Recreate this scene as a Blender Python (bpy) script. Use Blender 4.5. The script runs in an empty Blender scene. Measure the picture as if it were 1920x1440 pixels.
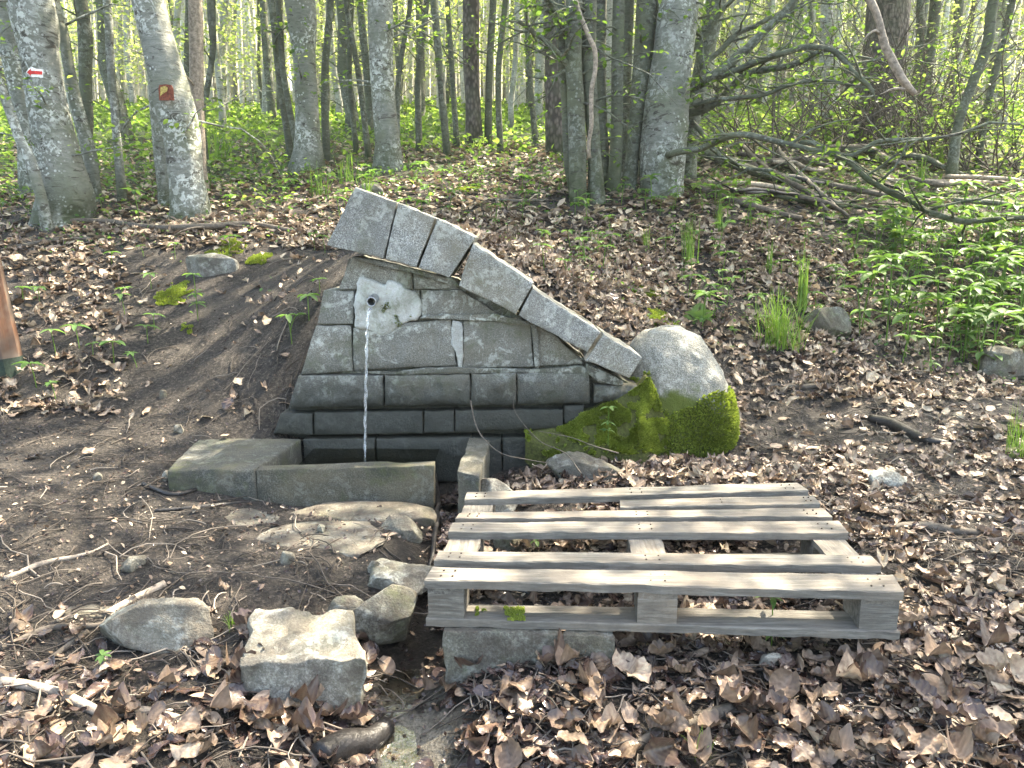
import bpy, math, random
import numpy as np
from mathutils import Vector, Matrix
R = math.radians
random.seed(7); rng = np.random.default_rng(7)
sc = bpy.context.scene
COL = sc.collection
# ------------------------------------------------------------------ camera, sky, sun, exposure
F = 1400.0; PITCH = R(11); CAMZ = 1.05
cam = bpy.data.cameras.new('camera'); camo = bpy.data.objects.new('camera', cam); COL.objects.link(camo)
cam.sensor_width = 36; cam.lens = 36*F/1920; cam.clip_start = 0.05; cam.clip_end = 600
camo.location = (0, 0, CAMZ); camo.rotation_euler = (R(90)-PITCH, 0, 0)
sc.camera = camo
SUN = Vector((0.50, 0.42, 0.95)).normalized()
elev = math.asin(SUN.z); azim = math.atan2(SUN.x, SUN.y)
w = bpy.data.worlds.new('World'); sc.world = w; w.use_nodes = True
wn = w.node_tree; bg = wn.nodes['Background']
sky = wn.nodes.new('ShaderNodeTexSky'); sky.sky_type = 'NISHITA'; sky.sun_disc = False
sky.sun_elevation = elev; sky.sun_rotation = azim; sky.air_density = 1.0; sky.dust_density = 3.0; sky.ozone_density = 1.0
wn.links.new(sky.outputs[0], bg.inputs[0]); bg.inputs[1].default_value = 0.15
sl = bpy.data.lights.new('sun', 'SUN'); sl.energy = 5.0; sl.angle = R(0.5); sl.color = (1, .95, .86)
so = bpy.data.objects.new('sun', sl); COL.objects.link(so); so.rotation_euler = SUN.to_track_quat('Z', 'Y').to_euler()
sc.view_settings.view_transform = 'Standard'; sc.view_settings.look = 'None'
sc.view_settings.gamma = 1; sc.view_settings.use_curve_mapping = False
sc.view_settings.exposure = 3.1
sc.view_settings.use_white_balance = True; sc.view_settings.white_balance_temperature = 7500; sc.view_settings.white_balance_tint = 8
sc.cycles.max_bounces = 6; sc.cycles.diffuse_bounces = 3; sc.cycles.transparent_max_bounces = 8
sc.cycles.use_denoising = True
# ------------------------------------------------------------------ pixel <-> place
cp, sp = math.cos(PITCH), math.sin(PITCH)
def ray(px, py):
    u = (px-960)/F; v = (py-720)/F
    return np.array([u, cp - v*sp, -sp - v*cp])
def atY(px, py, Y):
    r = ray(px, py); return np.array([0, 0, CAMZ]) + r*(Y/r[1])
def atZ(px, py, z):
    r = ray(px, py); return np.array([0, 0, CAMZ]) + r*((z-CAMZ)/r[2])
def proj(x, y, z):
    dz = z-CAMZ; d = y*cp - dz*sp; up = y*sp + dz*cp
    d = np.maximum(d, .05)
    return 960 + F*x/d, 720 - F*up/d
# ------------------------------------------------------------------ numpy value noise
def _h(ix, iy, iz, s):
    n = (ix*374761393 + iy*668265263 + iz*2147483647 + s*974711) & 0xffffffff
    n = ((n ^ (n >> 13))*1274126177) & 0xffffffff
    return ((n ^ (n >> 16)) & 0xffff)/65535.0
def vnoise(p, s=0):
    p = np.asarray(p, float); i = np.floor(p).astype(np.int64); f = p-i; f = f*f*(3-2*f)
    r = 0
    for a in (0, 1):
        for b in (0, 1):
            for c in (0, 1):
                wgt = (f[..., 0] if a else 1-f[..., 0])*(f[..., 1] if b else 1-f[..., 1])*(f[..., 2] if c else 1-f[..., 2])
                r = r + wgt*_h(i[..., 0]+a, i[..., 1]+b, i[..., 2]+c, s)
    return r*2-1
def fbm(p, o=3, s=0):
    r = 0; a = 1
    for k in range(o):
        r = r + a*vnoise(np.asarray(p)*2**k + 17.3*k, s+k); a *= .5
    return r
def xyz(x, y, z=0):
    return np.stack([x, y, np.zeros_like(x)+z], -1)
# ------------------------------------------------------------------ ground height
CT = []
def cz(px, py, z): p = atZ(px, py, z); CT.append(p)
def cy(px, py, Y): CT.append(atY(px, py, Y))
for a in [(-300,1440,0),(0,1440,-.05),(450,1440,-.1),(780,1440,-.16),(1100,1440,-.1),(1500,1440,-.06),(1920,1440,-.04),(2300,1440,0),
          (0,1200,-.04),(250,1260,-.08),(560,1298,-.07),(400,1310,-.06),(760,1250,-.13),(940,1262,-.035),(1100,1245,-.03),(1000,1340,-.06),(1400,1250,-.03),(1750,1200,0),
          (-100,1100,.02),(100,1090,.0),(300,1085,0),(450,1080,0),(600,1060,0),(740,1050,-.02),(1000,1040,-.04),(1400,1040,.0),(1800,1040,.04),
          (0,950,.09),(300,918,.05),(250,930,.06),(330,916,.06),(380,927,.04),(450,940,.015),(600,955,.005),(780,950,.0),(450,980,0),(700,980,0),(1000,900,0),(1250,870,.06),(1450,900,.05),(1700,900,.06),(1920,950,.06),
          (1920,790,.12),(1650,760,.16),(1400,770,.13),(700,870,-.03),(900,870,-.02)]: cz(*a)
for a in [(1400,620,4.7),(1400,500,5.4),(1400,400,6.3),(1250,368,6.7),(1080,372,6.4),(1800,640,5.2),(1800,480,6.4),(1800,370,7.8),(1800,300,10),(2100,500,6.4),
          (1500,300,9.5),(1650,255,12),(1800,240,15),(700,312,8.2),(880,278,10.5),(900,380,6.3),(760,350,7.0),(900,450,5.3),(1050,480,5.2),(1150,560,4.5),
          (560,320,8.4),(400,440,5.5),(560,440,5.6),(120,410,6.3),(340,402,6.3),(-100,430,6.0),(400,600,4.4),(250,520,5.0),(100,650,4.1),(-200,650,4.1),(0,800,3.45),(300,790,3.5),
          (500,700,3.7),(600,600,3.8),(620,500,4.3),(300,300,9.5),(100,320,9),(200,245,14),(500,225,18),(-400,300,10),(1000,240,16),(1300,250,12),(1200,215,22),(2300,330,10)]: cy(*a)
zf = atY(960, 205, 24)[2]
for x in (-25, -8, 8, 25): CT.append(np.array([x, 24, zf]))
for x in (-90, -40, 0, 40, 90):
    CT.append(np.array([x, 60, zf+36*.20])); CT.append(np.array([x, 120, zf+36*.20+60*.15]))
for x in (-60, -20, -5, 5, 20, 60): CT.append(np.array([x, -15, -.3]))
for x in (-40, 40): CT.append(np.array([x, 12, 2.2])); CT.append(np.array([x, 3, .4]))
for x, y, z in ((-.9,3.75,.62),(-.5,3.95,.85),(0,4.1,.82),(.5,4.1,.62),(.9,4.2,.42)): CT.append(np.array([x, y, z]))
CT = np.array(CT)
def _phi(d2): return .5*d2*np.log(d2+1e-9)
_P = CT[:, :2]; _n = len(_P)
_K = _phi(((_P[:, None]-_P[None])**2).sum(-1)) + np.eye(_n)*.02
_Q = np.hstack([np.ones((_n, 1)), _P]); _A = np.block([[_K, _Q], [_Q.T, np.zeros((3, 3))]])
_W = np.linalg.solve(_A, np.concatenate([CT[:, 2], np.zeros(3)]))
CH = np.array([atZ(845,915,-.04), atZ(815,1010,-.06), atZ(800,1120,-.09), atZ(765,1240,-.13), atZ(745,1330,-.15), atZ(790,1440,-.16), atZ(820,1600,-.16)])[:, :2]
def segd(x, y, P):
    best = np.full(np.shape(x), 9.0)
    for a, b in zip(P[:-1], P[1:]):
        d = b-a; t = np.clip(((x-a[0])*d[0]+(y-a[1])*d[1])/(d@d), 0, 1)
        best = np.minimum(best, np.hypot(x-a[0]-t*d[0], y-a[1]-t*d[1]))
    return best
def sstep(a, b, x): t = np.clip((x-a)/(b-a), 0, 1); return t*t*(3-2*t)
def GZ(x, y, detail=True):
    x = np.asarray(x, float); y = np.asarray(y, float); sh = x.shape; x = x.ravel(); y = y.ravel()
    z = np.empty_like(x)
    for i in range(0, len(x), 20000):
        xs, ys = x[i:i+20000], y[i:i+20000]
        z[i:i+20000] = _phi((xs[:, None]-_P[:, 0])**2+(ys[:, None]-_P[:, 1])**2)@_W[:_n] + _W[_n] + _W[_n+1]*xs + _W[_n+2]*ys
    m = sstep(-1.12, -1.0, x)*(1-sstep(1.0, 1.25, x))*(1-sstep(3.44, 3.56, y))*sstep(2.3, 2.6, y)
    z = np.where(m > 0, z*(1-m)+m*np.minimum(z, .0+.03*sstep(-.1, .5, x)), z)
    bx = (x > -.93)*(x < -.36)*(y > 2.95)*(y < 3.36); z = np.where(bx, -.06, z)
    d = segd(x, y, CH); wd = .09+.08*sstep(2.2, 1.7, y)
    z = z - .05*np.exp(-(d/wd)**2)*(y > 0)*(y < 3.1)
    if detail:
        far = np.clip(np.hypot(x, y)/6, 1, 6)
        z = z + .010*far*fbm(xyz(x*1.7/far**.3, y*1.7/far**.3), 3, 5) + .007*fbm(xyz(x*11, y*11), 3, 9)
    return z.reshape(sh)
def gz(x, y): return float(GZ(np.array([x]), np.array([y]))[0])
def ground_hit(px, py, lo=1.2, hi=60):
    """the place on the ground that a direction meets"""
    ys = np.geomspace(lo, hi, 220); r = ray(px, py); X = r[0]*ys/r[1]; Z = CAMZ + r[2]*ys/r[1]
    k = np.where(Z < GZ(X, ys))[0]
    k = k[0] if len(k) else len(ys)-1
    return np.array([X[k], ys[k], gz(X[k], ys[k])])
# ------------------------------------------------------------------ mesh helpers
def mkmesh(name, V, Fc, tint=None, smooth=True):
    """V n x 3, Fc list of arrays (m x k)"""
    me = bpy.data.meshes.new(name); V = np.asarray(V, np.float32)
    if not isinstance(Fc, list): Fc = [Fc]
    Fc = [np.asarray(f, np.int32) for f in Fc if len(f)]
    me.vertices.add(len(V)); me.vertices.foreach_set('co', V.ravel())
    nl = sum(f.size for f in Fc); nf = sum(len(f) for f in Fc)
    me.loops.add(nl); me.polygons.add(nf)
    me.loops.foreach_set('vertex_index', np.concatenate([f.ravel() for f in Fc]))
    tot = np.concatenate([np.full(len(f), f.shape[1]) for f in Fc]).astype(np.int32)
    st = np.concatenate([[0], np.cumsum(tot)[:-1]]).astype(np.int32)
    me.polygons.foreach_set('loop_start', st); me.polygons.foreach_set('loop_total', tot)
    me.polygons.foreach_set('use_smooth', np.full(nf, smooth))
    if tint is not None:
        a = me.attributes.new('tint', 'FLOAT', 'POINT'); a.data.foreach_set('value', np.asarray(tint, np.float32))
    me.update(calc_edges=True); me.validate(); return me
def link(name, me, mat, parent=None, loc=None):
    o = bpy.data.objects.new(name, me); COL.objects.link(o)
    if mat is not None and not len(me.materials): me.materials.append(mat)
    if loc is not None: o.location = loc
    if parent is not None: o.parent = parent
    return o
def obj(name, V, Fc, mat, parent=None, origin=None, tint=None, smooth=True):
    V = np.asarray(V, float)
    if parent is not None: origin = np.array(parent.get('_o', [0, 0, 0])); loc = (0, 0, 0)
    else:
        if origin is None: origin = np.array([V[:, 0].mean(), V[:, 1].mean(), V[:, 2].min()])
        loc = origin
    o = link(name, mkmesh(name, V-origin, Fc, tint, smooth), mat, parent, tuple(loc))
    if parent is None: o['_o'] = [float(c) for c in origin]
    else: o['_o'] = [float(c) for c in origin]
    return o
def tag(o, label=None, cat=None, group=None, kind=None):
    if label: o['label'] = label
    if cat: o['category'] = cat
    if group: o['group'] = group
    if kind: o['kind'] = kind
    return o
def empty(name, loc, label, cat, group=None):
    o = bpy.data.objects.new(name, None); COL.objects.link(o); o.location = tuple(loc); o.empty_display_size = .1
    o['_o'] = [float(c) for c in loc]
    return tag(o, label, cat, group)
def tube(P, Rr, seg=10, rough=0, seed=0, cap=True, flat=1.0):
    P = np.asarray(P, float); n = len(P); Rr = np.broadcast_to(np.asarray(Rr, float), (n,))
    T = np.gradient(P, axis=0); T /= np.linalg.norm(T, axis=1)[:, None]+1e-9
    N = np.empty_like(P); a = np.array([1.0, 0, 0]) if abs(T[0][0]) < .8 else np.array([0, 0, 1.0])
    v = a-T[0]*(a@T[0]); v /= np.linalg.norm(v); N[0] = v
    for i in range(1, n):
        v = N[i-1]-T[i]*(N[i-1]@T[i]); N[i] = v/(np.linalg.norm(v)+1e-9)
    B = np.cross(T, N); th = np.arange(seg)*2*math.pi/seg
    rr = np.repeat(Rr[:, None], seg, 1)
    if rough:
        q = np.stack(np.broadcast_arrays(np.cos(th)[None]*1.3, np.sin(th)[None]*1.3, (np.cumsum(np.r_[0, np.linalg.norm(np.diff(P, axis=0), axis=1)])*3)[:, None]), -1)
        rr = rr*(1+rough*fbm(q+seed*3.1, 3, seed % 97))
    V = P[:, None]+rr[..., None]*(np.cos(th)[None, :, None]*N[:, None]+np.sin(th)[None, :, None]*B[:, None]*flat)
    i = np.arange(n-1)[:, None]*seg; j = np.arange(seg)[None]; j2 = (j+1) % seg
    Q = np.stack([i+j, i+j2, i+seg+j2, i+seg+j], -1).reshape(-1, 4)
    V = V.reshape(-1, 3); fs = [Q]
    if cap:
        V = np.vstack([V, P[0], P[-1]]); a0, a1 = n*seg, n*seg+1; j = np.arange(seg); j2 = (j+1) % seg
        fs.append(np.vstack([np.stack([j2, j, np.full(seg, a0)], -1), np.stack([(n-1)*seg+j, (n-1)*seg+j2, np.full(seg, a1)], -1)]))
    return V, fs
class MB:
    def __init__(s): s.V = []; s.F = {}; s.T = []; s.n = 0
    def add(s, V, fs, tint=.5):
        if not isinstance(fs, list): fs = [fs]
        for f in fs:
            f = np.asarray(f)
            if len(f): s.F.setdefault(f.shape[1], []).append(f+s.n)
        s.V.append(V); s.T.append(np.broadcast_to(np.asarray(tint, float), (len(V),))); s.n += len(V)
    def out(s): return np.vstack(s.V), [np.vstack(v) for v in s.F.values()], np.concatenate(s.T)
    def build(s, name, mat, parent=None, origin=None, smooth=True):
        V, Fc, T = s.out(); return obj(name, V, Fc, mat, parent, origin, T, smooth)
def smooth_path(P, k=6):
    """Catmull-Rom through rows of P (any width)"""
    P = np.asarray(P, float); Q = np.vstack([2*P[0]-P[1], P, 2*P[-1]-P[-2]]); out = []
    for i in range(1, len(Q)-2):
        for t in np.linspace(0, 1, k, endpoint=False):
            a, b, c, d = Q[i-1], Q[i], Q[i+1], Q[i+2]
            out.append(.5*((2*b)+(c-a)*t+(2*a-5*b+4*c-d)*t*t+(3*b-a-3*c+d)*t**3))
    out.append(P[-1]); return np.array(out)
def euler_mats(yaw, pit, rol):
    cy_, sy = np.cos(yaw), np.sin(yaw); cx, sx = np.cos(pit), np.sin(pit); cr, sr = np.cos(rol), np.sin(rol)
    Z = np.zeros_like(yaw); O = Z+1
    A = np.stack([cy_, -sy, Z, sy, cy_, Z, Z, Z, O], -1).reshape(-1, 3, 3)
    B = np.stack([O, Z, Z, Z, cx, -sx, Z, sx, cx], -1).reshape(-1, 3, 3)
    C_ = np.stack([cr, Z, sr, Z, O, Z, -sr, Z, cr], -1).reshape(-1, 3, 3)
    return A@B@C_
def scatter(tmpl, P, M, S, tint):
    """copies of one template (V, faces) at P with rotation M, size S; returns V, faces, tint"""
    tv, tf = tmpl[:2]; n = len(P); k = len(tv)
    S = np.asarray(S); S = S[:, None, None] if S.ndim == 1 else S[:, None, :]
    V = np.einsum('nij,nkj->nki', M, tv[None]*S)+P[:, None]
    fs = [(f[None]+(np.arange(n)*k)[:, None, None]).reshape(-1, f.shape[1]) for f in tf]
    tt = np.repeat(tint, k)
    if len(tmpl) > 2: tt = np.clip(tt+np.tile(tmpl[2], n), 0, 1)
    return V.reshape(-1, 3), fs, tt
def leaf_tmpl(nl=6, nw=4, curl=.25, fold=.15, wav=.05, width=.62, seed=0):
    r = np.random.default_rng(seed); V = []; D = []
    for i in range(nl+1):
        t = i/nl; wdt = width/2*max(.05, math.sin(math.pi*min(1, t*.96+.04))**.6)
        for j in range(nw+1):
            s = j/nw*2-1; D.append(.10*(abs(s) < .05)-.12*abs(s)**3+(.07 if (i+int(abs(s)*2)) % 2 else -.07)+r.normal(0, .05))
            V.append([s*wdt*(1+.05*r.uniform(-1, 1)), t-.5, fold*abs(s)**1.5*wdt*2.6*(1+.7*math.sin(t*7+seed))+.30*curl*((t-.5)**2)*2*(1+.9*s)+.22*curl*s*s*width+wav*r.uniform(-1, 1)+.06*math.sin(t*25+seed)*abs(s)])
    Fq = [[i*(nw+1)+j, i*(nw+1)+j+1, (i+1)*(nw+1)+j+1, (i+1)*(nw+1)+j] for i in range(nl) for j in range(nw)]
    return np.array(V), [np.array(Fq)], np.array(D)
LEAF_S = (np.array([[0, -.5, 0], [.3, -.12, .1], [.24, .25, .08], [0, .5, -.04], [-.24, .25, .08], [-.3, -.12, .1], [0, 0, 0]]),
          [np.array([[0, 1, 6], [1, 2, 6], [2, 3, 6], [3, 4, 6], [4, 5, 6], [5, 0, 6]])])
LEAF_T = (np.array([[0, -.5, 0], [.3, 0, .06], [0, .5, 0], [-.3, 0, .06]]), [np.array([[0, 1, 2, 3]])])
# ------------------------------------------------------------------ materials
class NT:
    def __init__(s, name):
        s.m = bpy.data.materials.new(name); s.m.use_nodes = True; s.t = s.m.node_tree; s.t.nodes.clear()
        s.o = s.t.nodes.new('ShaderNodeOutputMaterial')
    def n(s, ty, **k):
        x = s.t.nodes.new('ShaderNode'+ty)
        for a, v in k.items():
            if a.startswith('i_'):
                a = a[2:]; a = int(a) if a.isdigit() else a.replace('_', ' ')
                if isinstance(v, bpy.types.NodeSocket): s.t.links.new(v, x.inputs[a])
                else: x.inputs[a].default_value = v
            else: setattr(x, a, v)
        return x
    def l(s, a, b): s.t.links.new(a, b)
    def co(s, obj_=True, scale=(1, 1, 1)):
        c = s.n('TexCoord').outputs['Object'] if obj_ else s.n('NewGeometry').outputs['Position']
        if scale != (1, 1, 1): c = s.n('Mapping', i_0=c, i_3=scale).outputs[0]
        return c
    def noise(s, c, sc_, det=4, rough=.6, dist=0):
        x = s.n('TexNoise', i_Vector=c, i_Scale=sc_, i_Detail=det, i_Roughness=rough); x.inputs['Distortion'].default_value = dist
        return x.outputs[0]
    def vor(s, c, sc_, feat='F1', out=0, rnd=1):
        x = s.n('TexVoronoi', i_Vector=c, feature=feat); x.inputs['Scale'].default_value = sc_; x.inputs['Randomness'].default_value = rnd
        return x.outputs[out]
    def ramp(s, f, stops, interp='LINEAR'):
        x = s.n('ValToRGB', i_0=f); r = x.color_ramp; r.interpolation = interp
        while len(r.elements) < len(stops): r.elements.new(.5)
        for e, (p, c) in zip(r.elements, stops):
            e.position = p; e.color = (*c, 1) if isinstance(c, tuple) else (c, c, c, 1)
        return x.outputs[0]
    def mix(s, f, a, b, bl='MIX'):
        x = s.n('Mix', data_type='RGBA', blend_type=bl)
        for i, v in ((0, f), (6, a), (7, b)):
            if isinstance(v, bpy.types.NodeSocket): s.l(v, x.inputs[i])
            else: x.inputs[i].default_value = v if i == 0 else (*v, 1)
        return x.outputs[2]
    def math(s, op, a, b=0, c=0):
        x = s.n('Math', operation=op)
        for i, v in enumerate((a, b, c)):
            if isinstance(v, bpy.types.NodeSocket): s.l(v, x.inputs[i])
            else: x.inputs[i].default_value = v
        return x.outputs[0]
    def bump(s, h, st=.5, d=.01, nrm=None):
        x = s.n('Bump', i_Height=h, i_Strength=st, i_Distance=d)
        if nrm: s.l(nrm, x.inputs['Normal'])
        return x.outputs[0]
    def sep(s, c):
        return s.n('SeparateXYZ', i_0=c).outputs
    def attr(s, name): return s.n('Attribute', attribute_name=name).outputs['Fac']
    def rnd(s): return s.n('ObjectInfo').outputs['Random']
    def fin(s, col, rough=.8, nrm=None, spec=.3, **k):
        p = s.n('BsdfPrincipled')
        for i, v in (('Base Color', col), ('Roughness', rough), ('Specular IOR Level', spec)):
            if isinstance(v, bpy.types.NodeSocket): s.l(v, p.inputs[i])
            else: p.inputs[i].default_value = (*v, 1) if isinstance(v, tuple) else v
        if nrm: s.l(nrm, p.inputs['Normal'])
        s.l(p.outputs[0], s.o.inputs[0]); s.p = p; return s.m
def m_granite(name, base=(.25, .25, .235), dark=(.075, .075, .072), lichen=.5, moss=.3, wet=False, grain=1.0, gs=210, soil=0.0):
    t = NT(name); c = t.co(False); z = t.sep(c)[2]
    dark = tuple(b_*(1-grain)*.8+d_*grain for b_, d_ in zip(base, dark))
    gr = t.ramp(t.noise(c, gs, 2, .7), [(.38, dark), (.47, tuple(x*(1-.2*grain) for x in base)), (.55, base), (.68, tuple(min(.75, x*(1+1.1*grain)) for x in base))])
    big = t.noise(c, 5, 6, .7); col = t.mix(t.ramp(big, [(.38, .0), (.62, .75)]), gr, (base[0]*.42, base[1]*.41, base[2]*.36), 'MIX')
    warm = t.noise(c, 3.3, 4, .6, .5); col = t.mix(t.ramp(warm, [(.42, 0.0), (.62, .4)]), col, (.20, .165, .10))
    col = t.mix(t.math('MULTIPLY', t.rnd(), .35), col, (.10, .10, .095))
    fine = t.noise(c, 38, 4, .7)
    lm = t.math('MULTIPLY', t.ramp(t.noise(c, 9, 4, .7, .8), [(.51, 0.0), (.58, 1.0)]), t.ramp(fine, [(.44, 0.0), (.54, 1.0)]))
    col = t.mix(t.math('MULTIPLY', lm, lichen), col, (.50, .51, .45))
    mm = t.math('MULTIPLY', t.ramp(t.noise(c, 5, 4, .7, .5), [(.50, 0.0), (.62, 1.0)]), t.ramp(fine, [(.4, .2), (.6, 1.0)]))
    col = t.mix(t.math('MULTIPLY', mm, moss), col, (.075, .09, .025))
    rough = .82
    if wet:   # damp foot of the wall
        wm = t.math('MULTIPLY', t.ramp(t.math('ADD', z, t.math('MULTIPLY', big, .22)), [(.40, 1.0), (.66, 0.0)]), .92)
        col = t.mix(wm, col, (.020, .022, .018)); rough = t.math('SUBTRACT', .84, t.math('MULTIPLY', wm, .35))
    if soil: col = t.mix(t.math('MULTIPLY', t.ramp(t.noise(c, 11, 5, .7), [(.42, 1.0), (.56, 0.0)]), soil), col, (.06, .047, .038))
    h = t.math('ADD', t.math('MULTIPLY', t.noise(c, 190, 2, .7), .5*grain), t.math('MULTIPLY', t.noise(c, 30, 6, .8), 2.2))
    return t.fin(col, rough, t.bump(h, .75, .010), .3)
def m_bark(name, base, lich, kind='beech'):
    t = NT(name); c = t.co(False); o = t.n('ObjectInfo').outputs['Location']
    z3 = t.n('Mapping', i_0=c, i_3=(1, 1, .28) if kind == 'beech' else (1, 1, 1)).outputs[0]
    if kind == 'beech':
        cc = t.n('Mapping', i_0=c, i_3=(1, 1, 3.2)).outputs[0]
        st = t.noise(cc, 14, 5, .65, .6)
        col = t.mix(t.ramp(st, [(.35, 0.0), (.62, 1.0)]), tuple(x*.62 for x in base), base)
        b2 = t.noise(c, 3.2, 3, .6); col = t.mix(t.ramp(b2, [(.42, 0.0), (.66, .65)]), col, (.105, .115, .07))
        d = t.vor(t.n('Mapping', i_0=c, i_3=(1, 1, 1.6)).outputs[0], 13, 'SMOOTH_F1')
        scar = t.math('MULTIPLY', t.ramp(t.noise(cc, 5.5, 4, .65, 1.2), [(.575, 0.0), (.62, 1.0)]), .85)
        col = t.mix(scar, col, (.045, .04, .033))
        lm = t.math('MULTIPLY', t.ramp(t.vor(c, 30, 'F1'), [(.24, 1.0), (.32, 0.0)]), t.ramp(t.noise(c, 3.5, 3, .6), [(.52, 0.0), (.62, 1.0)]))
        lm2 = t.math('MULTIPLY', t.ramp(t.noise(c, 24, 5, .7, .6), [(.5, 0.0), (.57, 1.0)]), t.ramp(t.noise(c, 2.2, 3, .6), [(.42, 0.0), (.6, 1.0)]))
        col = t.mix(t.math('MULTIPLY', t.math('MAXIMUM', lm, lm2), lich), col, (.46, .48, .44))
        h = t.math('ADD', t.math('MULTIPLY', st, 1.0), t.math('MULTIPLY', t.noise(c, 60, 4, .7), .4))
    else:
        cc = t.n('Mapping', i_0=c, i_3=(1, 1, .5)).outputs[0]
        v = t.vor(cc, 26, 'F1'); col = t.mix(t.ramp(v, [(.25, 0.0), (.6, 1.0)]), base, tuple(x*.35 for x in base))
        col = t.mix(t.ramp(t.noise(c, 5, 4), [(.45, 0.0), (.7, .4)]), col, (.11, .12, .08))
        h = t.math('MULTIPLY', v, -1.5)
    mm = t.math('MULTIPLY', t.ramp(t.noise(c, 4, 4, .7), [(.36, 0.0), (.55, 1.0)]), t.ramp(t.sep(t.co(True))[2], [(.0, .9), (.32, 0.0)]))
    col = t.mix(mm, col, (.03, .038, .014))
    return t.fin(col, .85, t.bump(h, .8, .012), .25)
def m_leaf(name, stops, trans=.5, rough=.55, objrnd=False, tcol=2.1, gloss=.25):
    t = NT(name); f = t.rnd() if objrnd else t.attr('tint')
    col = t.ramp(f, stops); p = t.n('BsdfPrincipled', i_Base_Color=col, i_Roughness=rough)
    p.inputs['Specular IOR Level'].default_value = gloss
    tr = t.n('BsdfTranslucent', i_0=t.mix(1.0, col, (tcol, tcol*1.05, tcol*.6), 'MULTIPLY')); mx = t.n('MixShader', i_0=trans, i_1=p.outputs[0], i_2=tr.outputs[0])
    t.l(mx.outputs[0], t.o.inputs[0]); return t.m
def m_dead(name):
    t = NT(name); c = t.co(False)
    col = t.ramp(t.attr('tint'), [(0, (.022, .014, .012)), (.2, (.055, .032, .025)), (.42, (.115, .082, .054)), (.62, (.215, .15, .102)), (.82, (.35, .26, .185)), (1, (.50, .41, .29))])
    col = t.mix(t.ramp(t.noise(c, 55, 3, .7), [(.45, 0.0), (.75, .6)]), col, (.06, .035, .022))
    col = t.mix(t.ramp(t.noise(c, 9, 3, .6), [(.42, 0.0), (.6, .55)]), col, t.mix(.6, col, (.085, .068, .072)))
    r = t.ramp(t.attr('tint'), [(0, .16), (.35, .38), (.6, .7)])
    p = t.n('BsdfPrincipled', i_Base_Color=col, i_Roughness=r); p.inputs['Specular IOR Level'].default_value = .4
    tr = t.n('BsdfTranslucent', i_0=col); mx = t.n('MixShader', i_0=.10, i_1=p.outputs[0], i_2=tr.outputs[0])
    t.l(t.bump(t.noise(c, 160, 2), .35, .003), p.inputs['Normal']); t.l(mx.outputs[0], t.o.inputs[0]); return t.m
def m_wood(name, base=(.155, .145, .125), dark=(.06, .054, .046), axis=0, warm=(.25, .195, .14)):
    t = NT(name); c = t.co(False)
    s = [14, 14, 14]; s[axis] = .9
    o = t.n('VectorMath', operation='ADD', i_0=c, i_1=t.n('CombineXYZ', i_0=t.math('MULTIPLY', t.rnd(), 37), i_1=t.math('MULTIPLY', t.rnd(), 11)).outputs[0]).outputs[0]
    cc = t.n('Mapping', i_0=o, i_3=tuple(s)).outputs[0]
    g = t.noise(cc, 5, 6, .7, .4); col = t.ramp(g, [(.36, dark), (.46, tuple(x*.62 for x in base)), (.56, base), (.7, tuple(x*1.45 for x in base))])
    g2 = t.noise(cc, 26, 2, .5); col = t.mix(t.ramp(g2, [(.4, 0.35), (.5, 0.0)]), col, tuple(x*.7 for x in dark))
    col = t.mix(t.ramp(t.noise(o, 4, 3), [(.45, 0.0), (.72, .55)]), col, warm)
    col = t.mix(t.ramp(t.noise(o, 24, 4, .75), [(.58, 0.0), (.72, .65)]), col, (.08, .07, .06))
    kn = t.n('Mapping', i_0=o, i_3=(3.0, 9, 9) if axis == 0 else (9, 3.0, 9)).outputs[0]; kd = t.vor(kn, 1)
    col = t.mix(t.math('MULTIPLY', t.ramp(kd, [(.07, 1.0), (.12, 0.0)]), .75), col, (.07, .05, .035))
    col = t.mix(t.math('MULTIPLY', t.ramp(t.noise(c, 7, 5, .75), [(.5, 0.0), (.66, .7)]), 1), col, (.10, .088, .072))
    col = t.mix(t.math('MULTIPLY', t.rnd(), .3), col, (.12, .11, .1))
    return t.fin(col, .8, t.bump(t.math('ADD', g, t.math('MULTIPLY', t.noise(o, 90, 3), .3)), .6, .006), .25)
def m_plain(name, col, rough=.8, bump=.4, scale=60, var=.35, obj_=False):
    t = NT(name); c = t.co(obj_); n = t.noise(c, scale, 4, .7)
    cc = t.mix(t.ramp(n, [(.35, 0.0), (.65, 1.0)]), tuple(x*(1-var) for x in col), tuple(x*(1+var) for x in col))
    return t.fin(cc, rough, t.bump(n, bump, .006), .3)
GREEN = [(0, (.035, .062, .018)), (.4, (.065, .115, .03)), (.75, (.11, .165, .045)), (1, (.19, .24, .08))]
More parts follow.
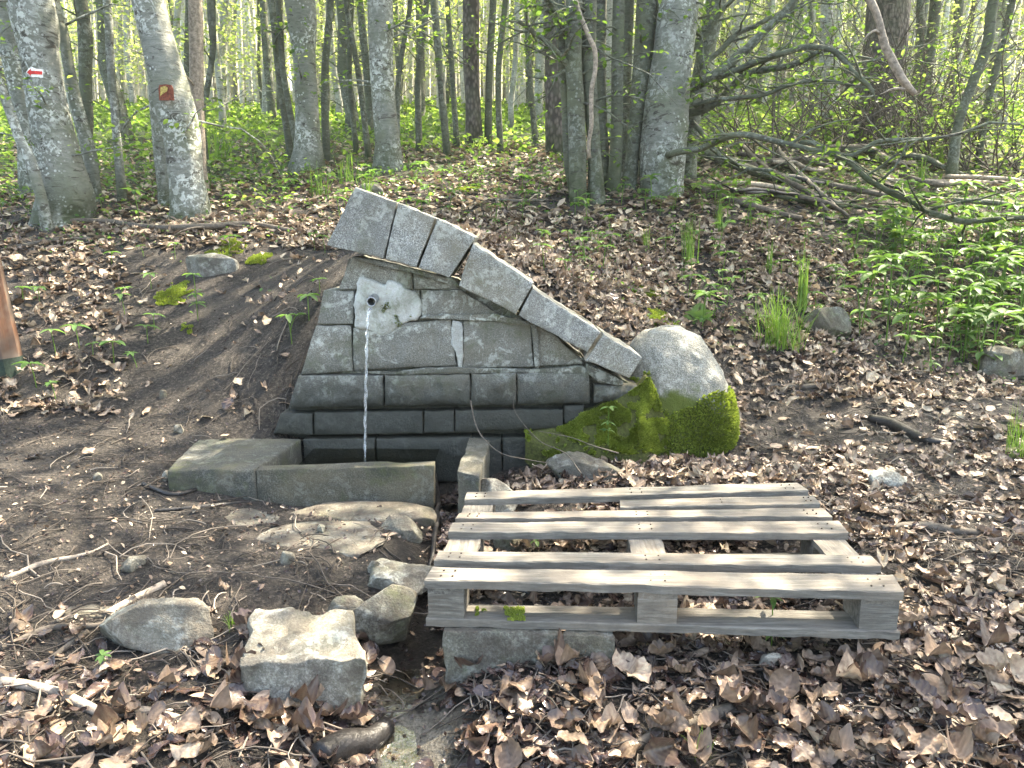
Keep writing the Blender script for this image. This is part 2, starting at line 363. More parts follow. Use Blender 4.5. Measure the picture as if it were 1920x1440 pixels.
M = dict(
    granite=m_granite('wall granite', base=(.28, .272, .238), wet=True, lichen=.6, moss=.45, grain=.8),
    cope=m_granite('cope granite', base=(.33, .33, .305), dark=(.11, .11, .10), lichen=.45, moss=.25),
    basin=m_granite('basin granite', base=(.075, .074, .060), dark=(.02, .02, .018), lichen=.12, moss=.4),
    rock=m_granite('pale rock', base=(.25, .245, .215), dark=(.13, .125, .11), lichen=.5, moss=.3, grain=.6, gs=150, soil=.6),
    rockd=m_granite('dark rock', base=(.15, .145, .12), dark=(.045, .044, .04), lichen=.3, moss=.6, grain=.6, gs=150, soil=.65),
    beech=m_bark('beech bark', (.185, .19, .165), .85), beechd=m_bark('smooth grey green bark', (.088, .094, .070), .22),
    far=m_bark('sunlit far bark', (.32, .32, .28), .5),  # bark colour raised to carry the bright sunlight of the background
    farlit=m_plain('sunlit distant bark', (.42, .41, .36), .85, .4, 12, .35),  # light tone puts sun and glare into the trunk colour
    spruce=m_bark('spruce bark', (.15, .125, .11), 0, 'spruce'),
    twig=m_plain('dead twig wood', (.08, .066, .052), .8, .5, 45, .45), pale=m_plain('pale stripped wood', (.23, .19, .15), .8, .7, 40, .45),
    dark=m_plain('dark wet wood', (.018, .016, .015), .45, .8, 40, .4),
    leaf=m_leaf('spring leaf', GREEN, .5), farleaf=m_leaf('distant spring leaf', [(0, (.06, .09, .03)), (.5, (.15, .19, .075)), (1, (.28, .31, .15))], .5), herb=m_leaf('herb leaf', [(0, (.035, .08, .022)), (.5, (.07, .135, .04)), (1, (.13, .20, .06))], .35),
    grass=m_leaf('grass blade', [(0, (.06, .12, .02)), (1, (.14, .215, .05))], .35), dead=m_dead('dead leaf'),
    wood=m_wood('weathered pallet wood'), woody=m_wood('weathered board wood', axis=1), moss=m_leaf('moss', [(0, (.09, .115, .022)), (.5, (.20, .245, .05)), (1, (.36, .40, .11))], .3, .9, gloss=.05),
)
# ------------------------------------------------------------------ ground
def gl(a, b, fine, lo, hi, g=1.16):
    c = list(np.arange(a, b, fine)); s = fine
    x = c[-1]
    while x < hi: s *= g; x += s; c.append(x)
    s = fine; x = a
    while x > lo: s *= g; x -= s; c.insert(0, x)
    return np.array(c)
gx = gl(-2.6, 2.8, .028, -130, 130); gy = gl(1.25, 5.6, .028, -25, 150, 1.10)
X, Y = np.meshgrid(gx, gy); Z = GZ(X, Y)
PX, PY = proj(X, Y, Z)
green = np.clip(sstep(6.5, 9, Y)*.9 - .3*sstep(9, 5, Y), 0, 1)
green = np.maximum(green*(1-.75*np.exp(-((X-1.2)/1.6)**2-((Y-7.5)/2.0)**2)), .2*sstep(1500, 1750, PX)*(PY < 560)*(Y > 2))
wet = np.exp(-(segd(X, Y, CH)/.22)**2)*(Y < 3.2) + .55*sstep(1180, 1260, PY)*(Y > 0) + .6*np.exp(-((PX-1650)/260)**2-((PY-840)/60)**2)*(Y > 0)
sand = np.exp(-(segd(X, Y, CH[4:])/.13)**4)*(Y > 0)
me = None
ny, nx = X.shape; idx = np.arange(ny*nx).reshape(ny, nx)
Q = np.stack([idx[:-1, :-1], idx[:-1, 1:], idx[1:, 1:], idx[1:, :-1]], -1).reshape(-1, 4)
me = mkmesh('ground', np.stack([X, Y, Z], -1).reshape(-1, 3), Q)
for nm, arr in (('green', green), ('wet', np.clip(wet, 0, 1)), ('sand', sand)):
    a = me.attributes.new(nm, 'FLOAT', 'POINT'); a.data.foreach_set('value', arr.ravel().astype(np.float32))
t = NT('forest soil'); c = t.co(False)
n1 = t.noise(c, 7, 6, .7); n2 = t.noise(c, 60, 5, .75); n3 = t.noise(c, 2.1, 4, .6)
col = t.ramp(n2, [(.34, (.009, .0075, .006)), (.47, (.028, .023, .019)), (.56, (.062, .051, .042)), (.68, (.17, .142, .12))])
col = t.mix(t.ramp(n1, [(.45, 0.0), (.7, .6)]), col, (.06, .05, .042))
col = t.mix(t.ramp(n3, [(.55, 0.0), (.7, .5)]), col, (.09, .08, .07))
sp_ = t.ramp(t.vor(c, 75), [(.12, 1.0), (.18, 0.0)]); sm = t.math('MULTIPLY', sp_, t.ramp(t.noise(c, 13, 2), [(.52, 0.0), (.6, .8)]))
col = t.mix(sm, col, (.27, .22, .17))
gcol = t.ramp(t.noise(c, 9, 6, .75), [(.35, (.03, .028, .014)), (.5, (.045, .075, .018)), (.65, (.075, .12, .022)), (.8, (.16, .14, .08))])
col = t.mix(t.math('MULTIPLY', t.attr('green'), .9), col, gcol)
col = t.mix(t.math('MULTIPLY', t.attr('wet'), .5), col, (.014, .012, .011))
sandc = t.ramp(t.noise(c, 130, 3, .8), [(.3, (.07, .06, .045)), (.5, (.22, .20, .165)), (.7, (.36, .33, .285))])
col = t.mix(t.math('MULTIPLY', t.attr('sand'), t.ramp(t.noise(c, 12, 3), [(.38, 0.0), (.5, 1.0)])), col, sandc)
rg = t.math('SUBTRACT', .9, t.math('MULTIPLY', t.attr('wet'), .5))
hh = t.math('ADD', t.math('MULTIPLY', n1, 1.6), t.math('ADD', t.math('MULTIPLY', n2, 1.0), t.math('MULTIPLY', t.noise(c, 160, 3, .8), .5)))
M['soil'] = t.fin(col, rg, t.bump(hh, 1.0, .045), .35)
tag(link('ground', me, M['soil']), 'dark humus forest floor rising from the muddy spring to the wood', kind='structure')
# ------------------------------------------------------------------ water
def m_water(name, tint=(.9, .95, .95), rough=.02):
    t = NT(name); c = t.co(False); n = t.noise(c, 38, 3, .5)
    gls = t.n('BsdfGlossy', i_Roughness=rough); tr = t.n('BsdfTransparent', i_0=(*tint, 1))
    fr = t.n('Fresnel', i_IOR=1.5); b = t.bump(n, .35, .006); t.l(b, gls.inputs['Normal']); t.l(b, fr.inputs['Normal'])
    mx = t.n('MixShader', i_0=t.math('MINIMUM', fr.outputs[0], .16), i_1=tr.outputs[0], i_2=gls.outputs[0]); t.l(mx.outputs[0], t.o.inputs[0]); return t.m
M['water'] = m_water('thin water', (.86, .80, .70), .06); M['basinwater'] = m_water('basin water', (.5, .5, .42))
CW = CH[3:]; P = smooth_path(np.column_stack([CW, GZ(CW[:, 0], CW[:, 1], False)]), 8); V = []; nW = 7
for i, p in enumerate(P):
    d = P[min(i+1, len(P)-1)]-P[max(i-1, 0)]; s = np.array([-d[1], d[0]]); s /= np.linalg.norm(s); wd = .06+.10*sstep(2.2, 1.5, p[1])
    for k in range(nW):
        q = p[:2]+s*wd*(k/(nW-1)*2-1); V.append([q[0], q[1], p[2]+.010])
idx = np.arange(len(V)).reshape(-1, nW); Q = np.stack([idx[:-1, :-1], idx[:-1, 1:], idx[1:, 1:], idx[1:, :-1]], -1).reshape(-1, 4)
tag(obj('stream_water', V, Q, M['water']), 'shallow trickle of water over sand beside the pallet', kind='structure')
# ------------------------------------------------------------------ stone pieces
def grid_block(C4, depth, nu, nv, rough=.006, edge=.008, seed=0, bulge=0.0, jag=.003, slope=0.0):
    """C4: TL TR BR BL world corners of the front face; depth: vector to the back. Dressed or rock faced front"""
    C4 = np.array(C4, float); depth = np.array(depth, float); dn = -depth/np.linalg.norm(depth)
    W = np.linalg.norm(C4[1]-C4[0]); Hh = np.linalg.norm(C4[3]-C4[0])
    def par(n, L): e = min(.25, edge/L); return np.r_[0, e*.45, np.linspace(e, 1-e, n), 1-e*.45, 1]
    u = par(nu, W); v = par(nv, Hh); U, Vv = np.meshgrid(u, v)
    P = ((1-U)*(1-Vv))[..., None]*C4[0]+(U*(1-Vv))[..., None]*C4[1]+(U*Vv)[..., None]*C4[2]+((1-U)*Vv)[..., None]*C4[3]
    du = np.minimum(U, 1-U)*W; dv = np.minimum(Vv, 1-Vv)*Hh; dd = np.minimum(du, dv)
    n1 = 1.0*fbm(P*9+seed*5.7, 4, seed)+.35*(1-2*np.abs(fbm(P*np.array([17, 17, 26])+seed, 3, seed+5))); n2 = fbm(P*38+seed, 2, seed+3)
    e = np.clip(dd/edge, 0, 1); off = -edge*(1-np.sqrt(1-(1-e)**2)) + rough*n1*np.clip(dd/.02, 0, 1)+rough*.22*n2*e
    off += bulge*np.clip(dd/.035, 0, 1)**.8*(.75+.5*np.abs(n1)) + slope*(1-Vv)*0
    P = P+off[..., None]*dn
    P = P+(jag*fbm(P*30+9, 2, seed+8))[..., None]*np.array([1, 0, 1])*(1-e)[..., None]
    ny, nx = U.shape; V = P.reshape(-1, 3); idx = np.arange(ny*nx).reshape(ny, nx)
    Q = [np.stack([idx[:-1, :-1], idx[1:, :-1], idx[1:, 1:], idx[:-1, 1:]], -1).reshape(-1, 4)]
    loop = np.r_[idx[0, :], idx[1:, -1], idx[-1, -2::-1], idx[-2:0:-1, 0]]
    Bk = V[loop]; n = len(V); m = len(loop); mid = Bk+depth*.04; mid2 = Bk+depth
    V = np.vstack([V, mid, mid2, mid2.mean(0)[None]]); k = np.arange(m); k2 = (k+1) % m
    Q.append(np.stack([loop[k], loop[k2], n+k2, n+k], -1)); Q.append(np.stack([n+k, n+k2, n+m+k2, n+m+k], -1))
    return V, [np.vstack(Q), np.stack([n+m+k, n+m+k2, np.full(m, n+2*m)], -1)]
def Zc(x, y): return 500+x/2.572, 340+y/2.572
fo = atY(860, 870, 3.5); fo[2] = 0
fountain = empty('stone_fountain', fo, 'half arch granite fountain wall with a stream of water falling from its pipe', 'fountain')
def wstone(c, Yf, th=.34, name='stone', mat='granite', bulge=.0, rough=.005, seed=[0], label=None):
    seed[0] += 1; q = [atY(*Zc(*p), Yf) for p in c]
    W = np.linalg.norm(q[1]-q[0]); Hh = np.linalg.norm(q[3]-q[0])
    V, fs = grid_block(q, (0, th, 0), max(8, int(W/.012)), max(6, int(Hh/.012)), rough, .0045, seed[0], bulge*.55)
    o = obj(name, V, fs, M[mat], fountain)
    if label: tag(o, label)
    return o
YW = 3.38
for c, b in [([(175,1245),(522,1243),(525,1450),(185,1450)], .006), ([(529,1243),(985,1235),(985,1450),(530,1450)], .006), ([(990,1236),(1130,1240),(1135,1450),(990,1450)], .006), ([(1138,1240),(1330,1235),(1400,1450),(1140,1450)], .006)]:
    wstone(c, YW, bulge=b)
for c, b in [([(68,1120),(222,1120),(222,1222),(30,1218)], .02), ([(229,1115),(752,1110),(755,1215),(230,1222)], .014), ([(759,1110),(903,1108),(903,1212),(759,1213)], .016), ([(908,1105),(1430,1100),(1430,1190),(908,1210)], .018), ([(1436,1085),(1530,1080),(1520,1160),(1436,1170)], .01)]:
    wstone(c, YW+.015, bulge=b)
for c, b in [([(150,940),(561,937),(565,1085),(105,1092)], .022), ([(569,937),(980,930),(980,1080),(569,1083)], .035), ([(985,928),(1203,925),(1203,1078),(985,1080)], .03), ([(1209,925),(1555,925),(1558,1072),(1209,1076)], .03), ([(1578,985),(1790,985),(1770,1050),(1578,1068)], .02)]:
    wstone(c, YW+.02, bulge=b, rough=.010)
for c, b in [([(235,700),(408,697),(415,915),(165,932)], .018), ([(416,708),(888,662),(915,888),(418,912)], .014), ([(950,672),(1270,675),(1290,895),(945,900)], .004), ([(1300,690),(1390,740),(1532,880),(1310,892)], .004)]:
    wstone(c, YW+.045, bulge=b)
for c, b in [([(275,525),(425,530),(415,690),(243,688)], .01), ([(432,535),(738,530),(738,655),(425,690)], .003), ([(744,527),(935,524),(1120,640),(746,650)], .006)]:
    wstone(c, YW+.055, bulge=b)
for c, b in [([(410,365),(700,440),(704,520),(345,522)], .006), ([(708,442),(900,480),(925,520),(712,520)], .006)]:
    wstone(c, YW+.065, bulge=b)
COPE = [[(425,30),(626,100),(564,372),(288,310)], [(633,103),(813,176),(722,413),(571,375)], [(824,179),(1010,268),(880,465),(733,416)], [(995,298),(1288,490),(1203,640),(925,505)], [(1282,515),(1612,728),(1545,825),(1215,650)], [(1626,735),(1812,850),(1750,950),(1540,865)]]
for i, c in enumerate(COPE):
    wstone(c, YW-.055+.006*(i == 3), th=.40 if i < 3 else .36, name='cope_stone', mat='cope', rough=.004, bulge=.0,
           label=['topmost and largest tilted cope stone', None, None, 'long cope stone below the open joint', 'cope stone speckled with lichen', 'lowest cope stone beside the boulder'][i])
# mortar bed behind the stones
core = [(395,372),(905,480),(1215,650),(1540,865),(1730,962),(1800,1000),(1790,1060),(1560,1090),(1540,1170),(1400,1230),(1420,1450),(200,1450),(190,1240),(52,1215),(85,1110),(125,1085),(170,935),(185,920),(255,690),(290,530),(360,515)]
fr = np.array([atY(*Zc(*p), YW+.085) for p in core]); bk = fr+np.array([0, .27, 0]); n = len(fr)
V = np.vstack([fr, bk, fr.mean(0), bk.mean(0)]); k = np.arange(n); k2 = (k+1) % n
M['mortar'] = m_granite('mortar', base=(.24, .24, .21), dark=(.10, .10, .085), lichen=.9, moss=.8, wet=True)
M['mudrock'] = m_granite('muddy rock', base=(.13, .12, .10), dark=(.045, .042, .036), lichen=.15, moss=.2, grain=.35, gs=120, soil=.75)
M['patch'] = m_granite('mortar patch', base=(.66, .66, .62), dark=(.4, .4, .38), lichen=.9, moss=.6, grain=.3)
obj('mortar', V, [np.stack([k, k2, n+k2, n+k], -1), np.vstack([np.stack([k2, k, np.full(n, 2*n)], -1), np.stack([n+k, n+k2, np.full(n, 2*n+1)], -1)])], M['mortar'], fountain, smooth=False)
# proud mortar patches
def patch(poly, Yf, th, seed, mat='patch', name='mortar_patch', parent=None):
    P = np.array([Zc(*p) for p in poly]); ctr = P.mean(0); ang = np.linspace(0, 2*math.pi, 64, endpoint=False)
    Q = smooth_path(np.vstack([P, P[:1]]), 5)[:-1]; rings = []
    ts = [1.0, .97, .9, .75, .55, .3, .1]
    for t_ in ts:
        q = ctr+(Q-ctr)*t_; w3 = np.array([atY(a, b, Yf) for a, b in q])
        nn = fbm(w3*16+seed, 4, seed); lift = th*min(1, (1-t_)*9)**.5
        w3[:, 0] += .006*fbm(w3*40+3, 2, seed+1)*(t_ > .9); w3[:, 2] += .006*fbm(w3*40+7, 2, seed+2)*(t_ > .9)
        w3[:, 1] -= lift*(1+.5*nn)-.01*(t_ == 1); rings.append(w3)
    m = len(Q); V = np.vstack(rings+[rings[-1].mean(0)[None]]); k = np.arange(m); k2 = (k+1) % m; fs = []
    for r in range(len(ts)-1): fs.append(np.stack([r*m+k, (r+1)*m+k, (r+1)*m+k2, r*m+k2], -1))
    return obj(name, V, [np.vstack(fs), np.stack([(len(ts)-1)*m+k, np.full(m, len(ts)*m), (len(ts)-1)*m+k2], -1)], M[mat], parent or fountain)
tag(patch([(440,460),(500,470),(560,500),(600,475),(690,520),(742,560),(745,650),(690,680),(640,700),(600,735),(540,740),(470,712),(425,705),(418,640),(428,540)], YW+.046, .016, 4), 'pale stained mortar collar round the pipe')
patch([(895,665),(930,672),(945,720),(950,800),(945,905),(925,910),(915,840),(893,780)], YW+.042, .004, 5)
patch([(1272,680),(1305,690),(1310,760),(1318,890),(1295,893),(1285,800)], YW+.036, .008, 6, 'mortar')
patch([(750,648),(900,640),(1100,640),(1220,665),(1300,700),(1180,680),(950,668),(750,660)], YW+.04, .010, 7, 'mortar')
patch([(420,915),(560,925),(720,905),(900,895),(1180,905),(1400,900),(1540,895),(1600,930),(1560,922),(1200,922),(900,926),(560,932)], YW+.03, .012, 8, 'mortar')
patch([(420,365),(560,385),(730,425),(890,470),(940,510),(900,500),(700,440),(520,400)], YW+.03, .016, 9, 'mortar')
patch([(1540,880),(1640,920),(1720,965),(1700,985),(1600,965),(1545,920)], YW+.02, .014, 11, 'mortar')
st = np.array([[atY(px, py, YW+.026) for px in np.linspace(712, 772, 14)] for py in np.linspace(540, 632, 18)]); ii = np.arange(252).reshape(18, 14)
tr_ = np.vstack([np.stack([ii[:-1, :-1], ii[1:, :-1], ii[1:, 1:]], -1).reshape(-1, 3), np.stack([ii[:-1, :-1], ii[1:, 1:], ii[:-1, 1:]], -1).reshape(-1, 3)])
SPOUT_MOSS = (st.reshape(-1, 3), tr_)
# pipe
pc = atY(696, 566, YW-.05); th = np.linspace(0, 2*math.pi, 24, endpoint=False); pr = .022
def ring(r, y): return np.stack([pc[0]+r*np.cos(th), np.full(24, y), pc[2]+r*np.sin(th)+(y-pc[1])*.12], -1)
rs = [ring(pr, YW+.05), ring(pr, pc[1]+.002), ring(pr-.001, pc[1]), ring(pr-.004, pc[1]), ring(pr-.005, pc[1]+.002), ring(pr-.005, YW+.03)]
V = np.vstack(rs); k = np.arange(24); k2 = (k+1) % 24
t = NT('steel pipe'); M['steel'] = t.fin((.32, .33, .34), .35, None, .5); t.p.inputs['Metallic'].default_value = .8
pipe = obj('spout_pipe', V, [np.vstack([np.stack([i*24+k, i*24+k2, (i+1)*24+k2, (i+1)*24+k], -1) for i in range(5)]), ], M['steel'], fountain)
# falling water
wp = smooth_path([(*atY(697, 577, YW-.02),), (*atY(694.5, 579, YW-.065),), (*atY(690, 600, YW-.10),), (*atY(687, 680, YW-.125),), (*atY(685, 780, YW-.14),), (*atY(684.5, 884, YW-.15),)], 22)
nn = len(wp); sg = 12; V = []; s = np.linspace(0, 1, nn)
for i, p in enumerate(wp):
    tw = s[i]*26+2*math.sin(s[i]*13); a, b = 0.0085*(1-.25*s[i]), .0045*(1+.35*math.sin(s[i]*37))
    for j in range(sg):
        q = j*2*math.pi/sg; x, y = a*math.cos(q)*(1+.2*math.sin(s[i]*71)), b*math.sin(q)
        V.append([p[0]+x*math.cos(tw)-y*math.sin(tw)+.0012*math.sin(s[i]*90), p[1]+x*math.sin(tw)+y*math.cos(tw), p[2]])
i = np.arange(nn-1)[:, None]*sg; j = np.arange(sg)[None]; j2 = (j+1) % sg
t = NT('falling water'); p_ = t.n('BsdfPrincipled', i_Roughness=.04, i_IOR=1.33); p_.inputs['Transmission Weight'].default_value = 1; p_.inputs['Base Color'].default_value = (.97, .99, 1, 1)
df = t.n('BsdfDiffuse', i_0=(.85, .88, .9, 1)); mx_ = t.n('MixShader', i_0=t.ramp(t.noise(t.co(False, (1, 1, .25)), 160, 3, .6), [(.44, .03), (.62, .28)]), i_1=p_.outputs[0], i_2=df.outputs[0]); t.l(mx_.outputs[0], t.o.inputs[0]); M['jet'] = t.m  # white streaks mixed into the colour brighten the jet like glints
tag(obj('water_jet', V, np.stack([i+j, i+j2, i+sg+j2, i+sg+j], -1).reshape(-1, 4), M['jet']), 'thin twisting stream of clear water falling from the pipe into the basin', 'water')
# ------------------------------------------------------------------ basin slabs
def hexa(top4, zb, name, mat, label, cat, group=None, top_n=(20, 8), rough=.004, parent=None, edge=.012):
    """top4: BL-back ... as TL(back left) TR(back right) BR(front right) BL(front left), world; block down to zb"""
    V, fs = grid_block(top4, (0, 0, zb-top4[0][2]), top_n[0], top_n[1], rough, edge, random.randint(1, 99))
    o = obj(name, V, fs, M[mat], parent)
    # roughen the sides
    if parent is None: tag(o, label, cat, group)
    return o
def block3(top4, zb, *a, **k):
    """all-round rough block: subdivided box"""
    T = np.array(top4, float); nu, nv, nw = 22, 12, 8
    import itertools
    V = []; fs = []
    def face(A, B, C, D, nu, nv):
        U, W_ = np.meshgrid(np.linspace(0, 1, nu+1), np.linspace(0, 1, nv+1))
        P = ((1-U)*(1-W_))[..., None]*A+(U*(1-W_))[..., None]*B+(U*W_)[..., None]*C+((1-U)*W_)[..., None]*D
        base = sum(len(v) for v in V); V.append(P.reshape(-1, 3)); idx = base+np.arange(P.shape[0]*P.shape[1]).reshape(P.shape[:2])
        fs.append(np.stack([idx[:-1, :-1], idx[1:, :-1], idx[1:, 1:], idx[:-1, 1:]], -1).reshape(-1, 4))
    Bm = T.copy(); Bm[:, 2] = zb
    a, b, c, d = T; a2, b2, c2, d2 = Bm
    face(a, b, c, d, nu, nv); face(d, c, c2, d2, nu, nw); face(b, a, a2, b2, nu, nw); face(a, d, d2, a2, nv, nw); face(c, b, b2, c2, nv, nw); face(d2, c2, b2, a2, nu, nv)
    V = np.vstack(V); C0 = (T.sum(0)+Bm.sum(0))/8
    # round the corners and roughen
    lo, hi = V.min(0), V.max(0)
    seed = k.get('seed', 1); r_ = k.get('rough', .006)
    off = np.stack([fbm(V*11+seed, 4, seed), fbm(V*11+seed+31, 4, seed+1), fbm(V*11+seed+57, 4, seed+2)], -1)*r_
    off += np.stack([fbm(V*45+seed, 2, seed), fbm(V*45+seed+31, 2, seed+1), fbm(V*45+seed+57, 2, seed+2)], -1)*r_*.35
    ew = k.get('round', .02)
    # distance to top edge in local frame: shrink verts near two faces at once
    tt = np.clip((T[:, 2].mean()-V[:, 2])/ew, 0, 1)
    V = V+off
    return V, fs
def bl(name, top, z, zb, mat, label, cat, seed=1, rough=.006, group=None):
    T = [atZ(*p, z) if len(p) == 2 else np.array(p) for p in top]
    V, fs = block3(T, zb, seed=seed, rough=rough)
    o = obj(name, V, [np.vstack(fs)], M[mat]); m = o.modifiers.new('weld', 'WELD'); m.merge_threshold = .0008
    b = o.modifiers.new('edge', 'BEVEL'); b.width = .008; b.segments = 2; b.limit_method = 'ANGLE'; b.angle_limit = R(50)
    return tag(o, label, cat, group)
bl('stone_block', [(372,822),(566,822),(478,881),(314,881)], .135, -.06, 'basin', 'broad flat granite block left of the basin with a leaf on top', 'stone block', 3, .005)
p1, p2 = atZ(480,881,.135), atZ(814,873,.135)
bl('basin_slab', [p1+[0.0,.065,0], p2+[0,.065,0], p2, p1], .135, -.05, 'basin', 'long low dark slab forming the front rim of the basin', 'stone slab', 5, .004)
q = [atZ(880,821,.15), atZ(918,824,.15), atZ(898,893,.145), atZ(858,884,.145)]
bl('side_slab', q, .15, -.05, 'basin', 'pale leaning slab closing the right end of the basin', 'stone slab', 9, .006)
V = [(-.93,2.96,.085),(-.34,2.96,.085),(-.34,3.40,.085),(-.93,3.40,.085)]
tag(obj('basin_water', V, np.array([[0,1,2,3]]), M['basinwater']), 'dark still water in the basin', kind='structure')
# ------------------------------------------------------------------ rocks
def ico(sub=4):
    import bmesh
    b = bmesh.new(); bmesh.ops.create_icosphere(b, subdivisions=sub, radius=1); V = np.array([v.co[:] for v in b.verts]); Fc = np.array([[v.index for v in f.verts] for f in b.faces]); b.free(); return V, Fc
ICO4, ICO3, ICO5 = ico(5), ico(4), ico(6)
def rockmesh(seed, dims, planes=12, cut=(.62, .9), rough=.03, base=ICO4, top=None):
    r = np.random.default_rng(seed); V = base[0].copy()
    sgn = np.sign(V); V = sgn*np.abs(V)**.8
    for k in range(planes):
        n = r.normal(size=3); n /= np.linalg.norm(n); d = r.uniform(*cut); h = V@n; m = h > d; V[m] -= (h[m]-d)[:, None]*n*.97
    if top is not None: V[:, 2] = np.where(V[:, 2] > top, top+(V[:, 2]-top)*.08, V[:, 2])
    V = V*np.array(dims)/2*1.1; L = np.linalg.norm(V, axis=1)[:, None]+1e-6; Nn = V/L; sc_ = max(dims)
    V = V+Nn*(rough*sc_*.5*fbm(V/sc_*5+seed, 4, seed)+rough*sc_*.12*fbm(V/sc_*26+seed, 3, seed+5))[:, None]
    return V
def rock(px, pyb, wpx, hpx, dm, label, mat='rock', seed=1, z=None, yaw=0, sink=.25, name='rock', group=None, rough=.035, planes=12, top=None, base=ICO4, tilt=0, cat='rock'):
    """front foot of the rock seen at px,pyb; wpx,hpx its size in the picture; dm its depth in metres"""
    g = atZ(px, pyb, z) if z is not None else ground_hit(px, pyb)
    sc_ = math.hypot(g[1], CAMZ-g[2])/F; W = wpx*sc_; H = hpx*sc_/math.cos(math.atan2(CAMZ-g[2], g[1])*.9)
    H = max(.04, H - dm*.45*(CAMZ-g[2])/g[1]) if dm else H
    V = rockmesh(seed, (W, dm, H*(1+sink)), planes, rough=rough, top=top, base=base)
    c, s = math.cos(yaw), math.sin(yaw); V = np.column_stack([V[:, 0]*c-V[:, 1]*s, V[:, 0]*s+V[:, 1]*c, V[:, 2]+tilt*V[:, 0]])
    ctr = g+np.array([0, dm/2, H*(1-sink)/2]); ctr[2] = g[2]+H/2-H*sink/2
    o = obj(name, V+ctr, [base[1]], M[mat], origin=ctr, smooth=True)
    return tag(o, label, cat, group)
bl('rock', [(478,1138),(664,1158),(680,1236),(452,1250)], .035, -.16, 'rock', 'big pale squarish rock below the basin terrace', 'rock', 12, .016)
rock(288,1246,208,108,.16,'rounded pale rock with a moss patch left of the squarish rock','rock',23,z=-.09,rough=.04)
rock(182,1168,235,64,.26,'low flat slate coloured rock with sticks across it','mudrock',31,z=-.06,rough=.04,top=.3)
rock(715,1200,135,85,.14,'grey brown angular rock beside the pallet corner','rockd',44,z=-.09,rough=.03,planes=8)
rock(640,1185,70,62,.08,'small dirty rock with a grass tuft behind the squarish rock','rockd',45,z=-.07)
rock(738,1125,150,70,.18,'pale broken ledge rock at the terrace edge beside the stream','rock',52,z=-.07,rough=.05,top=.45)
rock(660,1003,270,66,.22,'flat brown slab in front of the basin rim','mudrock',61,z=-.05,rough=.02,top=.3,sink=.5)
rock(745,1030,90,60,.12,'dark cracked stone under the flat slab at the channel','rockd',64,z=-.06,rough=.04)
rock(600,1060,260,70,.30,'muddy half buried slab on the terrace','mudrock',66,z=-.035,rough=.03,top=.3,sink=.6)
rock(370,1010,330,60,.25,'long half buried slab below the left stone block','mudrock',67,z=-.03,rough=.03,top=.25,sink=.65)
bl('rock', [(836,1163),(1046,1167),(1050,1189),(830,1184)], .054, -.13, 'rockd', 'wide squared dark stone carrying the pallet front', 'rock', 71, .008)
bl('rock', [(1058,1172),(1150,1174),(1152,1193),(1056,1190)], .052, -.13, 'rockd', 'smaller dark stone under the pallet front board', 'rock', 73, .008)
rock(700,1045,75,34,.12,'grey ledge stone with a sharp edge above the stream channel','rock',63,z=-.04,rough=.05,top=.4)
rock(1095,912,135,66,.13,'brown layered rock in leaves behind the pallet','rockd',81,z=.0,rough=.06)
rock(930,965,78,66,.10,'round grey stone behind the pallet corner by the stream','rock',83,z=-.02,rough=.03)
rock(1672,925,62,36,.08,'small tan stone among twigs right of the pallet','rock',91)
rock(1900,720,96,70,.16,'moss topped rock at the right edge below the green plants','rockd',93)
rock(388,520,92,48,.16,'grey rock with yellow moss on top of the mound','rock',95)
rock(1553,645,92,62,.18,'dark mossy stone behind the long grass tuft','rockd',97)
rock(690,372,52,26,.2,'weathered stone just behind the top cope stone','rock',99)
rock(950,1040,55,40,.10,'dark stone seen through the pallet slats','rockd',101,z=-.05)
rock(1450,1262,42,30,.05,'little grey stone under the green sprig','rock',103,z=-.03)
rock(240,1075,40,14,.08,'thin stone flush with the yard mud','rockd',105)
for i, (a, b, s_) in enumerate([(537,1068,26),(700,1080,22),(1120,900,20),(1160,795,18),(600,1010,16),(305,760,16),(180,905,14),(335,822,20),(310,905,12)]):
    tag(rock(a, b, s_, s_*.6, .03, 'x', 'rock', 110+i, base=ICO3, name='pebble', cat='pebble'), 'loose pale pebble lying on dark soil', 'pebble', 'pebbles on the bare soil')
# boulder
bo = atY(1287, 845, 3.36); bo[2] = gz(bo[0], bo[1])-.04
boulder = empty('boulder', bo, 'large rounded granite boulder with a mossy foot at the end of the wall', 'boulder')
V = ICO5[0].copy(); V = np.sign(V)*np.abs(V)**.72
L = (np.abs(V)**3).sum(1)**(1/3); V = V/L[:, None]
h = (V[:, 2]+1)/2
yc = 3.62
xr = np.interp(h, [0, .12, .45, .75, .93, 1], [1386, 1388, 1376, 1356, 1350, 1330]); xl = np.interp(h, [0, .3, .6, .85, 1], [1165, 1172, 1180, 1180, 1190])
pyh = 855-(855-618)*h; ctr = (xr+xl)/2; hw = (xr-xl)/2
X0 = np.array([atY(a, b, yc-.05)[0] for a, b in zip(ctr+hw*V[:, 0]/np.maximum(1e-3, np.maximum(np.abs(V[:, 0]), 1)), pyh)])
Z0 = np.array([atY(a, b, yc-.05)[2] for a, b in zip(ctr, pyh)])
B = np.column_stack([X0, yc+.27*V[:, 1]*(1-.30*h)+.10*h, Z0])
nrm = (B-B.mean(0)); nrm /= np.linalg.norm(nrm, axis=1)[:, None]
B = B+nrm*(.022*fbm(B*4, 4, 3)+.004*fbm(B*26, 3, 8))[:, None]
t = NT('boulder granite'); c = t.co(False); z = t.sep(c)[2]
gr = t.ramp(t.noise(c, 170, 2, .8), [(.34, (.085, .083, .07)), (.5, (.17, .165, .14)), (.66, (.30, .29, .25))])
col = t.mix(t.ramp(t.noise(c, 7, 5, .7), [(.45, 0.0), (.7, .6)]), gr, (.11, .105, .085))
